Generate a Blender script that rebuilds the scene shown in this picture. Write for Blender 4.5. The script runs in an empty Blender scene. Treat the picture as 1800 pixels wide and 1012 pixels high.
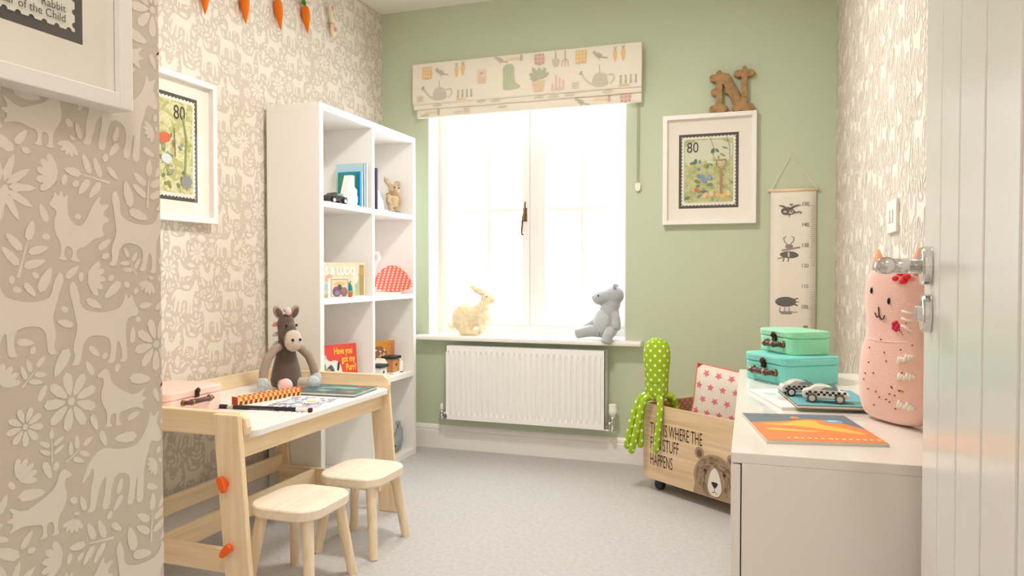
import bpy, bmesh, math, random
from mathutils import Vector, Matrix
random.seed(7)
SC = bpy.context.scene
COL = SC.collection

# ------------------------------------------------------------------ camera
cam = bpy.data.cameras.new('camera')
cam.lens = 25.7
cam.sensor_width = 36.0
cam.clip_start = 0.03
cam_ob = bpy.data.objects.new('camera', cam)
cam_ob.location = (0, 0, 1.0)
cam_ob.rotation_euler = (math.radians(90 - 1.248), 0, math.radians(18.898))
COL.objects.link(cam_ob)
SC.camera = cam_ob
# ------------------------------------------------------------------ sky, exposure
SC.view_settings.view_transform = 'Standard'
SC.view_settings.look = 'None'
SC.view_settings.gamma = 1.0
SC.view_settings.use_curve_mapping = False
SC.view_settings.exposure = 0.15
SKY = 10.0
world = bpy.data.worlds.new('overcast_sky')
SC.world = world
world.use_nodes = True
bg = world.node_tree.nodes['Background']
bg.inputs[0].default_value = (0.92, 0.97, 1.0, 1)
bg.inputs[1].default_value = SKY
SC.cycles.max_bounces = 12
SC.cycles.diffuse_bounces = 8
SC.cycles.glossy_bounces = 4
SC.cycles.transparent_max_bounces = 12
# the open window guides the sky light into the room
pl = bpy.data.lights.new('window_portal', 'AREA')
pl.shape = 'RECTANGLE'; pl.size = 1.13; pl.size_y = 1.32
pl.cycles.is_portal = True
po = bpy.data.objects.new('window_portal', pl)
po.location = (-1.237, 4.02, 1.30)
po.rotation_euler = (math.radians(-90), 0, 0)
COL.objects.link(po)
LAMP_ROOM = 25.0
HALL_FILL = 12.0

# ------------------------------------------------------------------ helpers
def lin(c):
    c /= 255.0
    return c / 12.92 if c <= 0.04045 else ((c + 0.055) / 1.055) ** 2.4
def rgb(c):
    return (lin(c[0]), lin(c[1]), lin(c[2]), 1)
MATS = {}
def mat(name, c, rough=0.6, metal=0.0, bump=0.0, bscale=200.0, var=0.0, vscale=6.0, spec=None, sheen=0.0):
    if name in MATS: return MATS[name]
    m = bpy.data.materials.new(name); m.use_nodes = True
    nt = m.node_tree; b = nt.nodes['Principled BSDF']
    b.inputs['Base Color'].default_value = rgb(c)
    b.inputs['Roughness'].default_value = rough
    b.inputs['Metallic'].default_value = metal
    if spec is not None: b.inputs['Specular IOR Level'].default_value = spec
    if sheen: b.inputs['Sheen Weight'].default_value = sheen
    tc = nt.nodes.new('ShaderNodeTexCoord')
    if var:
        n = nt.nodes.new('ShaderNodeTexNoise'); n.inputs['Scale'].default_value = vscale; n.inputs['Detail'].default_value = 4
        nt.links.new(tc.outputs['Object'], n.inputs['Vector'])
        r = nt.nodes.new('ShaderNodeValToRGB')
        lo = [max(0, x * (1 - var)) for x in c]; hi = [min(255, x * (1 + var)) for x in c]
        r.color_ramp.elements[0].position = 0.3; r.color_ramp.elements[1].position = 0.7
        r.color_ramp.elements[0].color = rgb(lo); r.color_ramp.elements[1].color = rgb(hi)
        nt.links.new(n.outputs['Fac'], r.inputs[0]); nt.links.new(r.outputs[0], b.inputs['Base Color'])
    if bump:
        n = nt.nodes.new('ShaderNodeTexNoise'); n.inputs['Scale'].default_value = bscale; n.inputs['Detail'].default_value = 3
        nt.links.new(tc.outputs['Object'], n.inputs['Vector'])
        bp = nt.nodes.new('ShaderNodeBump'); bp.inputs['Strength'].default_value = bump; bp.inputs['Distance'].default_value = 0.004
        nt.links.new(n.outputs['Fac'], bp.inputs['Height']); nt.links.new(bp.outputs[0], b.inputs['Normal'])
    MATS[name] = m
    return m
def wood(name, light, dark, axis='X', scale=1.0, rough=0.5):
    """fine straight grain running along one object axis"""
    if name in MATS: return MATS[name]
    m = bpy.data.materials.new(name); m.use_nodes = True
    nt = m.node_tree; b = nt.nodes['Principled BSDF']; b.inputs['Roughness'].default_value = rough
    tc = nt.nodes.new('ShaderNodeTexCoord'); mp = nt.nodes.new('ShaderNodeMapping')
    s = {'X': (1.2, 22, 22), 'Y': (22, 1.2, 22), 'Z': (22, 22, 1.2)}[axis]
    mp.inputs['Scale'].default_value = [k * scale for k in s]
    nt.links.new(tc.outputs['Object'], mp.inputs['Vector'])
    n = nt.nodes.new('ShaderNodeTexNoise'); n.inputs['Scale'].default_value = 2.2; n.inputs['Detail'].default_value = 6; n.inputs['Distortion'].default_value = 0.6
    nt.links.new(mp.outputs[0], n.inputs['Vector'])
    r = nt.nodes.new('ShaderNodeValToRGB')
    r.color_ramp.elements[0].position = 0.32; r.color_ramp.elements[1].position = 0.66
    r.color_ramp.elements[0].color = rgb(dark); r.color_ramp.elements[1].color = rgb(light)
    nt.links.new(n.outputs['Fac'], r.inputs[0]); nt.links.new(r.outputs[0], b.inputs['Base Color'])
    MATS[name] = m
    return m
def mottle(name, cols, scale=8.0, rough=0.7):
    """watercolour-like patches of several colours"""
    if name in MATS: return MATS[name]
    m = bpy.data.materials.new(name); m.use_nodes = True
    nt = m.node_tree; b = nt.nodes['Principled BSDF']; b.inputs['Roughness'].default_value = rough
    tc = nt.nodes.new('ShaderNodeTexCoord'); n = nt.nodes.new('ShaderNodeTexNoise')
    n.inputs['Scale'].default_value = scale; n.inputs['Detail'].default_value = 5; n.inputs['Distortion'].default_value = 1.0
    nt.links.new(tc.outputs['Object'], n.inputs['Vector'])
    r = nt.nodes.new('ShaderNodeValToRGB'); e = r.color_ramp.elements
    while len(e) < len(cols): e.new(0.5)
    for i, c in enumerate(cols):
        e[i].position = 0.28 + 0.44 * i / max(1, len(cols) - 1); e[i].color = rgb(c)
    nt.links.new(n.outputs['Fac'], r.inputs[0]); nt.links.new(r.outputs[0], b.inputs['Base Color'])
    MATS[name] = m
    return m
def dots(name, base, dot, period, radius, rough=0.9):
    """staggered round dots laid out on the surface coordinates (metres)"""
    if name in MATS: return MATS[name]
    m = bpy.data.materials.new(name); m.use_nodes = True
    nt = m.node_tree; b = nt.nodes['Principled BSDF']; b.inputs['Roughness'].default_value = rough
    uv = nt.nodes.new('ShaderNodeUVMap'); sp = nt.nodes.new('ShaderNodeSeparateXYZ'); nt.links.new(uv.outputs[0], sp.inputs[0])
    def M(op, a, c=None):
        k = nt.nodes.new('ShaderNodeMath'); k.operation = op
        for i, x in enumerate((a, c)):
            if x is None: continue
            if isinstance(x, (int, float)): k.inputs[i].default_value = x
            else: nt.links.new(x, k.inputs[i])
        return k.outputs[0]
    def lattice(ox, oy):
        u = M('SUBTRACT', M('FRACT', M('ADD', M('DIVIDE', sp.outputs[0], period), ox)), 0.5)
        v = M('SUBTRACT', M('FRACT', M('ADD', M('DIVIDE', sp.outputs[1], period), oy)), 0.5)
        return M('LESS_THAN', M('ADD', M('MULTIPLY', u, u), M('MULTIPLY', v, v)), (radius / period) ** 2)
    f = M('MAXIMUM', lattice(0, 0), lattice(0.5, 0.5))
    mx = nt.nodes.new('ShaderNodeMix'); mx.data_type = 'RGBA'
    nt.links.new(f, mx.inputs[0]); mx.inputs[6].default_value = rgb(base); mx.inputs[7].default_value = rgb(dot)
    nt.links.new(mx.outputs[2], b.inputs['Base Color'])
    MATS[name] = m
    return m
def glass(name='clear_glass', gl=0.05, tint=(1, 1, 1, 1)):
    if name in MATS: return MATS[name]
    m = bpy.data.materials.new(name); m.use_nodes = True
    nt = m.node_tree; nt.nodes.clear()
    o = nt.nodes.new('ShaderNodeOutputMaterial'); t = nt.nodes.new('ShaderNodeBsdfTransparent'); g = nt.nodes.new('ShaderNodeBsdfGlossy')
    t.inputs[0].default_value = tint
    g.inputs['Roughness'].default_value = 0.02; mx = nt.nodes.new('ShaderNodeMixShader'); mx.inputs[0].default_value = gl
    nt.links.new(t.outputs[0], mx.inputs[1]); nt.links.new(g.outputs[0], mx.inputs[2]); nt.links.new(mx.outputs[0], o.inputs[0])
    MATS[name] = m
    return m
def emit(name, c, s):
    m = bpy.data.materials.new(name); m.use_nodes = True
    b = m.node_tree.nodes['Principled BSDF']
    b.inputs['Base Color'].default_value = rgb(c)
    b.inputs['Emission Color'].default_value = rgb(c); b.inputs['Emission Strength'].default_value = s
    return m
def ink(c):
    return mat('print_%02x%02x%02x' % tuple(int(k) for k in c), c, 0.75)

class MB:
    """collects shapes for one mesh"""
    def __init__(s): s.v = []; s.f = []; s.mi = []; s.uv = {}; s.cur = 0
    def add(s, vs, fs):
        o = len(s.v); s.v += [tuple(p) for p in vs]
        for f in fs: s.f.append([i + o for i in f]); s.mi.append(s.cur)
        return o
    def box(s, x0, x1, y0, y1, z0, z1):
        s.add([(x0,y0,z0),(x1,y0,z0),(x1,y1,z0),(x0,y1,z0),(x0,y0,z1),(x1,y0,z1),(x1,y1,z1),(x0,y1,z1)],
              [(0,3,2,1),(4,5,6,7),(0,1,5,4),(1,2,6,5),(2,3,7,6),(3,0,4,7)]); return s
    def prism(s, poly, h0, h1, fr):
        """poly (u,v) extruded from h0 to h1; fr maps (u,v,h) to a point"""
        n = len(poly)
        s.add([fr(u, v, h0) for u, v in poly] + [fr(u, v, h1) for u, v in poly],
              [list(range(n))[::-1], list(range(n, 2 * n))] + [(i, (i + 1) % n, n + (i + 1) % n, n + i) for i in range(n)]); return s
    def hull8(s, bot, top):
        s.add(list(bot) + list(top), [(0,3,2,1),(4,5,6,7),(0,1,5,4),(1,2,6,5),(2,3,7,6),(3,0,4,7)]); return s
    def tube(s, pts, rad, n=10, flat=1.0):
        pts = [Vector(p) for p in pts]; m = len(pts)
        if not hasattr(rad, '__len__'): rad = [rad] * m
        t0 = (pts[1] - pts[0]).normalized(); up = Vector((0, 0, 1)) if abs(t0.z) < 0.9 else Vector((1, 0, 0))
        a = t0.cross(up).normalized(); vs = []; L = 0.0; uvs = []
        for i, p in enumerate(pts):
            t = (pts[min(i + 1, m - 1)] - pts[max(i - 1, 0)]).normalized()
            a = (a - t * a.dot(t)).normalized(); b = t.cross(a)
            if i: L += (p - pts[i - 1]).length
            for k in range(n):
                th = 2 * math.pi * k / n
                vs.append(p + a * (rad[i] * math.cos(th)) + b * (rad[i] * flat * math.sin(th)))
                uvs.append((2 * math.pi * max(rad) * k / n, L))
        fs = [(i * n + k, i * n + (k + 1) % n, (i + 1) * n + (k + 1) % n, (i + 1) * n + k) for i in range(m - 1) for k in range(n)]
        fs += [list(range(n))[::-1], list(range((m - 1) * n, m * n))]
        o = s.add(vs, fs)
        for i, q in enumerate(uvs): s.uv[o + i] = q
        return s
    def lathe(s, prof, n=20, c=(0, 0, 0), axis='Z', sx=1.0, sy=1.0):
        vs = []; L = 0; uvs = []; R = max(r for r, z in prof)
        for i, (r, z) in enumerate(prof):
            if i: L += math.hypot(r - prof[i-1][0], z - prof[i-1][1])
            for k in range(n):
                th = 2 * math.pi * k / n; x = r * math.cos(th) * sx; y = r * math.sin(th) * sy
                q = {'Z': (x, y, z), 'Y': (x, z, y), 'X': (z, x, y)}[axis]
                vs.append((c[0] + q[0], c[1] + q[1], c[2] + q[2])); uvs.append((2 * math.pi * R * k / n, L))
        m = len(prof)
        fs = [(i * n + k, i * n + (k + 1) % n, (i + 1) * n + (k + 1) % n, (i + 1) * n + k) for i in range(m - 1) for k in range(n)]
        fs += [list(range(n))[::-1], list(range((m - 1) * n, m * n))]
        o = s.add(vs, fs)
        for i, q in enumerate(uvs): s.uv[o + i] = q
        return s
    def ball(s, c, r, n=14, rot=None):
        if not hasattr(r, '__len__'): r = (r, r, r)
        M = rot or Matrix.Identity(3); h = max(6, n // 2 + 1); vs = []
        for i in range(h + 1):
            ph = math.pi * (i / h); ph = min(max(ph, 0.03), math.pi - 0.03)
            for k in range(n):
                th = 2 * math.pi * k / n
                q = M @ Vector((r[0] * math.sin(ph) * math.cos(th), r[1] * math.sin(ph) * math.sin(th), r[2] * math.cos(ph)))
                vs.append((c[0] + q.x, c[1] + q.y, c[2] + q.z))
        fs = [(i * n + k, (i + 1) * n + k, (i + 1) * n + (k + 1) % n, i * n + (k + 1) % n) for i in range(h) for k in range(n)]
        fs += [list(range(n)), list(range(h * n, (h + 1) * n))[::-1]]
        s.add(vs, fs); return s
    def grid(s, fn, nu, nv):
        vs = [fn(i / nu, j / nv) for j in range(nv + 1) for i in range(nu + 1)]
        s.add(vs, [(j * (nu + 1) + i, j * (nu + 1) + i + 1, (j + 1) * (nu + 1) + i + 1, (j + 1) * (nu + 1) + i) for j in range(nv) for i in range(nu)]); return s
    def build(s, name, m, parent=None, loc=None, rotz=0.0, smooth=False, bevel=0.0, seg=2, subsurf=0, remesh=0.0, relax=0):
        me = bpy.data.meshes.new(name); me.from_pydata(s.v, [], s.f)
        for k in (m if isinstance(m, (list, tuple)) else [m]): me.materials.append(k)
        if max(s.mi, default=0): me.polygons.foreach_set('material_index', s.mi)
        if s.uv:
            l = me.uv_layers.new(name='UVMap')
            for lp in me.loops: l.data[lp.index].uv = s.uv.get(lp.vertex_index, (0, 0))
        if smooth: me.polygons.foreach_set('use_smooth', [True] * len(me.polygons))
        me.validate(); me.update()
        ob = bpy.data.objects.new(name, me); COL.objects.link(ob)
        if parent: ob.parent = parent
        if loc: ob.location = loc
        if rotz: ob.rotation_euler = (0, 0, rotz)
        if bevel:
            d = ob.modifiers.new('bevel', 'BEVEL'); d.width = bevel; d.segments = seg; d.limit_method = 'ANGLE'; d.angle_limit = math.radians(40)
        if remesh:
            d = ob.modifiers.new('remesh', 'REMESH'); d.mode = 'VOXEL'; d.voxel_size = remesh; d.use_smooth_shade = True
            if relax:
                d = ob.modifiers.new('smooth', 'SMOOTH'); d.iterations = relax; d.factor = 0.5
        if subsurf:
            d = ob.modifiers.new('subsurf', 'SUBSURF'); d.levels = subsurf; d.render_levels = subsurf
        return ob
def thing(name, label, cat, loc=(0, 0, 0), rotz=0.0, group=None):
    o = bpy.data.objects.new(name, None); COL.objects.link(o); o.empty_display_size = 0.05
    o.location = loc; o.rotation_euler = (0, 0, rotz); tag(o, label, cat, group)
    return o
def tag(o, label, cat, group=None):
    o['label'] = label; o['category'] = cat
    if group: o['group'] = group
    return o
def struct(o):
    o['kind'] = 'structure'; return o
def rrect(x0, x1, y0, y1, r, n=4):
    p = []
    for cx, cy, a in ((x1 - r, y1 - r, 0), (x0 + r, y1 - r, 90), (x0 + r, y0 + r, 180), (x1 - r, y0 + r, 270)):
        for k in range(n + 1):
            t = math.radians(a + 90 * k / n); p.append((cx + r * math.cos(t), cy + r * math.sin(t)))
    return p
XY = lambda u, v, h: (u, v, h)
XZ = lambda u, v, h: (u, h, v)      # outline in a plane facing the camera, extruded along y
YZ = lambda u, v, h: (h, u, v)
def ell(cx, cy, a, b, rot=0.0, n=14, tip=0.0):
    r = []
    for i in range(n):
        t = 2 * math.pi * i / n; x = a * math.cos(t); y = b * math.sin(t) * (1 - tip * math.cos(t))
        r.append((cx + x * math.cos(rot) - y * math.sin(rot), cy + x * math.sin(rot) + y * math.cos(rot)))
    return r
def chaikin(p, n=1):
    for _ in range(n):
        q = []
        for i in range(len(p)):
            a, b = p[i], p[(i + 1) % len(p)]
            q += [(a[0]*.75+b[0]*.25, a[1]*.75+b[1]*.25), (a[0]*.25+b[0]*.75, a[1]*.25+b[1]*.75)]
        p = q
    return p
class Print:
    """flat printed shapes on a surface: o + u*U + v*V, later shapes lie on earlier ones"""
    def __init__(s, o, u, v, off=0.0004, step=0.00012):
        s.o = Vector(o); s.u = Vector(u).normalized(); s.v = Vector(v).normalized(); s.n = s.u.cross(s.v)
        s.off = off; s.step = step; s.fade = 0.0; s.vs = []; s.fs = []; s.mi = []; s.cols = []
    def add(s, poly, c, lift=True):
        if s.fade: c = tuple(int(k * (1 - s.fade) + q * s.fade) for k, q in zip(c, (236, 226, 210)))
        if c not in s.cols: s.cols.append(c)
        b = len(s.vs)
        s.vs += [s.o + s.u * a + s.v * k + s.n * s.off for a, k in poly]
        s.fs.append(list(range(b, b + len(poly)))); s.mi.append(s.cols.index(c))
        s.off += s.step if lift else s.step * .1
        return s
    def rect(s, x0, x1, y0, y1, c, lift=True): return s.add([(x0,y0),(x1,y0),(x1,y1),(x0,y1)], c, lift)
    def line(s, pts, w, c):
        for i in range(len(pts) - 1):
            a = Vector(pts[i]); b = Vector(pts[i+1]); d = (b - a).normalized(); n = Vector((-d.y, d.x)) * w / 2; e = d * w * .2
            s.add([tuple(a-n-e), tuple(b-n+e), tuple(b+n+e), tuple(a+n-e)], c, False)
        s.off += s.step; return s
    def build(s, name, parent):
        me = bpy.data.meshes.new(name); me.from_pydata(s.vs, [], s.fs)
        for c in s.cols: me.materials.append(c if isinstance(c, bpy.types.Material) else ink(c))
        me.polygons.foreach_set('material_index', s.mi); me.update()
        ob = bpy.data.objects.new(name, me); COL.objects.link(ob); ob.parent = parent
        return ob
def text(name, body, size, m, parent, o, u, v, sx=1.0, align='LEFT', off=0.0008, space=1.0, bold=0.0):
    cu = bpy.data.curves.new(name, 'FONT'); cu.body = body; cu.size = size; cu.align_x = align; cu.space_character = space; cu.resolution_u = 3
    cu.offset = bold
    t = bpy.data.objects.new(name, cu); COL.objects.link(t)
    me = bpy.data.meshes.new_from_object(t.evaluated_get(bpy.context.evaluated_depsgraph_get()))
    bpy.data.objects.remove(t); bpy.data.curves.remove(cu)
    u = Vector(u).normalized(); v = Vector(v).normalized(); n = u.cross(v); o = Vector(o)
    for k in me.vertices: k.co = o + u * (k.co.x * sx) + v * k.co.y + n * off
    me.materials.clear(); me.materials.append(m); me.name = name
    ob = bpy.data.objects.new(name, me); COL.objects.link(ob); ob.parent = parent
    return ob

# ------------------------------------------------------------------ materials
M_WHITE = mat('white_satin_paint', (238, 236, 232), 0.35)
M_UPVC = mat('white_window_frame', (242, 242, 240), 0.3)
M_GREEN = mat('sage_green_paint', (195, 206, 180), 0.75, bump=0.04, bscale=350)
M_PAPER = mat('wallpaper_beige', (208, 197, 184), 0.7, bump=0.03, bscale=500)
M_MOTIF = mat('wallpaper_motif_cream', (231, 223, 212), 0.6)
M_CEIL = mat('white_ceiling_paint', (240, 238, 234), 0.8)
M_CARPET = mat('grey_carpet', (190, 188, 187), 0.95, bump=0.35, bscale=500, var=0.035, vscale=60)
M_LAM = mat('white_laminate', (240, 238, 235), 0.28)
M_GLOSS = mat('white_gloss_lacquer', (238, 234, 229), 0.08)
M_PINE = wood('pine_along_x', (245, 226, 194), (233, 206, 164), 'X')
M_PINEY = wood('pine_along_y', (245, 226, 194), (233, 206, 164), 'Y')
M_PINEZ = wood('pine_along_z', (245, 226, 194), (233, 206, 164), 'Z')
M_BIRCH = wood('pale_birch', (244, 232, 214), (233, 217, 193), 'Y')
M_BIRCHZ = wood('pale_birch_leg', (242, 226, 200), (228, 206, 172), 'Z')
M_CRATE = wood('crate_wood', (228, 202, 168), (208, 178, 140), 'X')
M_CHROME = mat('chrome', (225, 225, 225), 0.12, 1.0)
M_BLACK = mat('black_plastic', (28, 28, 30), 0.45)
M_GLASS = glass()
# ------------------------------------------------------------------ room shell
XL, XR, YB, ZC = -2.10, 0.328, 3.80, 2.4926
XN, YN = -0.90, 0.914            # wall beside the doorway and where it turns back
WX0, WX1, WZ0, WZ1 = -1.805, -0.673, 0.620, 1.985
struct(MB().box(-2.3, 0.5, -1.4, 4.1, -0.12, 0).build('floor', M_CARPET))
struct(MB().box(-2.3, 0.5, -1.4, 4.1, ZC, ZC + 0.12).build('ceiling', M_CEIL))
b = MB()
b.box(-2.3, WX0, YB, 4.10, 0, ZC); b.box(WX1, 0.5, YB, 4.10, 0, ZC)
b.box(WX0, WX1, YB, 4.10, 0, WZ0); b.box(WX0, WX1, YB, 4.10, WZ1, ZC)
struct(b.build('wall_back', M_GREEN))
wall_left = struct(MB().box(XL - 0.2, XL, YN, YB, 0, ZC).build('wall_left', M_PAPER))
wall_right = struct(MB().box(XR, XR + 0.17, -1.4, YB, 0, ZC).build('wall_right', M_PAPER))
wall_near = struct(MB().box(XL - 0.2, XN, -1.4, YN, 0, ZC).build('wall_near', M_PAPER))
struct(MB().box(XN, XR, -1.4, -1.3, 0, ZC).build('wall_landing', M_CEIL))

def motif_polys(k):
    GO=[(0,.70),(.05,.80),(.10,.86),(.06,1.0),(.15,.91),(.20,1.0),(.21,.86),(.27,.72),(.36,.62),(.55,.60),(.75,.64),(.86,.60),(.95,.46),(1.0,.28),(.92,.36),(.88,.46),(.85,.38),(.88,.22),(.86,.06),(.90,0),(.80,0),(.79,.10),(.76,.28),(.70,.36),(.70,.2),(.72,0),(.62,0),(.62,.2),(.58,.36),(.42,.34),(.38,.22),(.41,0),(.31,0),(.31,.2),(.29,.30),(.28,.18),(.28,0),(.18,0),(.20,.2),(.21,.4),(.18,.52),(.15,.66),(.10,.65),(.03,.64)]
    WO=[(0,.62),(.08,.72),(.12,.84),(.17,.76),(.22,.86),(.24,.74),(.32,.64),(.55,.60),(.74,.62),(.84,.68),(.86,.84),(.94,.98),(1.0,.88),(.95,.74),(.90,.56),(.86,.42),(.92,.22),(.88,.08),(.94,0),(.82,0),(.80,.12),(.78,.26),(.68,.34),(.45,.32),(.40,.2),(.42,.06),(.46,0),(.34,0),(.33,.14),(.31,.28),(.26,.2),(.24,.06),(.28,0),(.16,0),(.17,.14),(.20,.36),(.19,.5),(.12,.56),(.04,.56)]
    BI=[(0,.80),(.08,.87),(.15,.92),(.23,.86),(.25,.72),(.38,.60),(.55,.52),(.72,.44),(.98,.58),(.86,.42),(1.0,.38),(.86,.32),(.96,.18),(.74,.26),(.56,.22),(.45,.20),(.44,.06),(.52,0),(.36,0),(.39,.08),(.38,.2),(.29,.2),(.27,.06),(.34,0),(.18,0),(.22,.08),(.21,.24),(.12,.36),(.08,.52),(.13,.68),(.12,.77),(.05,.77)]
    CK=[(.0,.72),(.06,.80),(.08,.92),(.14,.84),(.18,.96),(.22,.84),(.28,.92),(.28,.76),(.32,.58),(.46,.48),(.58,.56),(.66,.80),(.80,1.0),(.78,.84),(.98,.90),(.84,.72),(1.0,.66),(.84,.56),(.92,.40),(.74,.36),(.62,.22),(.48,.18),(.47,.06),(.56,0),(.38,0),(.42,.08),(.40,.18),(.30,.2),(.28,.06),(.36,0),(.20,0),(.24,.08),(.22,.24),(.12,.36),(.10,.52),(.14,.64),(.08,.68)]
    R = math.radians
    if k in ('goat', 'wolf', 'bird', 'cock'): return [chaikin({'goat': GO, 'wolf': WO, 'bird': BI, 'cock': CK}[k], 1)]
    if k == 'daisy': return [ell(.5+.3*math.cos(a),.5+.3*math.sin(a),.2,.085,a,8,-.35) for a in [2*math.pi*i/9 for i in range(9)]]+[ell(.5,.5,.07,.07,0,8)]
    if k == 'star': return [ell(.5+.29*math.cos(a),.5+.29*math.sin(a),.21,.06,a,6,.3) for a in [2*math.pi*i/11 for i in range(11)]]
    if k == 'sprig':
        r = [[(.47,0),(.53,0),(.515,.5),(.5,.7),(.485,.5)]]
        for y, s in ((.18,.26),(.42,.24)):
            r += [ell(.28,y+.13,s*.8,.075,R(150),8,.3), ell(.72,y+.13,s*.8,.075,R(30),8,.3)]
        return r + [ell(.5,.82,.18,.08,R(90),8,.3)]
    if k == 'tulip': return [ell(.5+.27*math.sin(a),.45+.25*math.cos(a),.24,.085,math.pi/2-a,8,-.2) for a in (-.9,-.45,0,.45,.9)]+[ell(.5,.28,.12,.07,0,8)]
    if k == 'leaf': return [ell(.5,.5,.5,.2,0,8,.3)]
    return [ell(.5,.5,.5,.36,0,6)]
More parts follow.
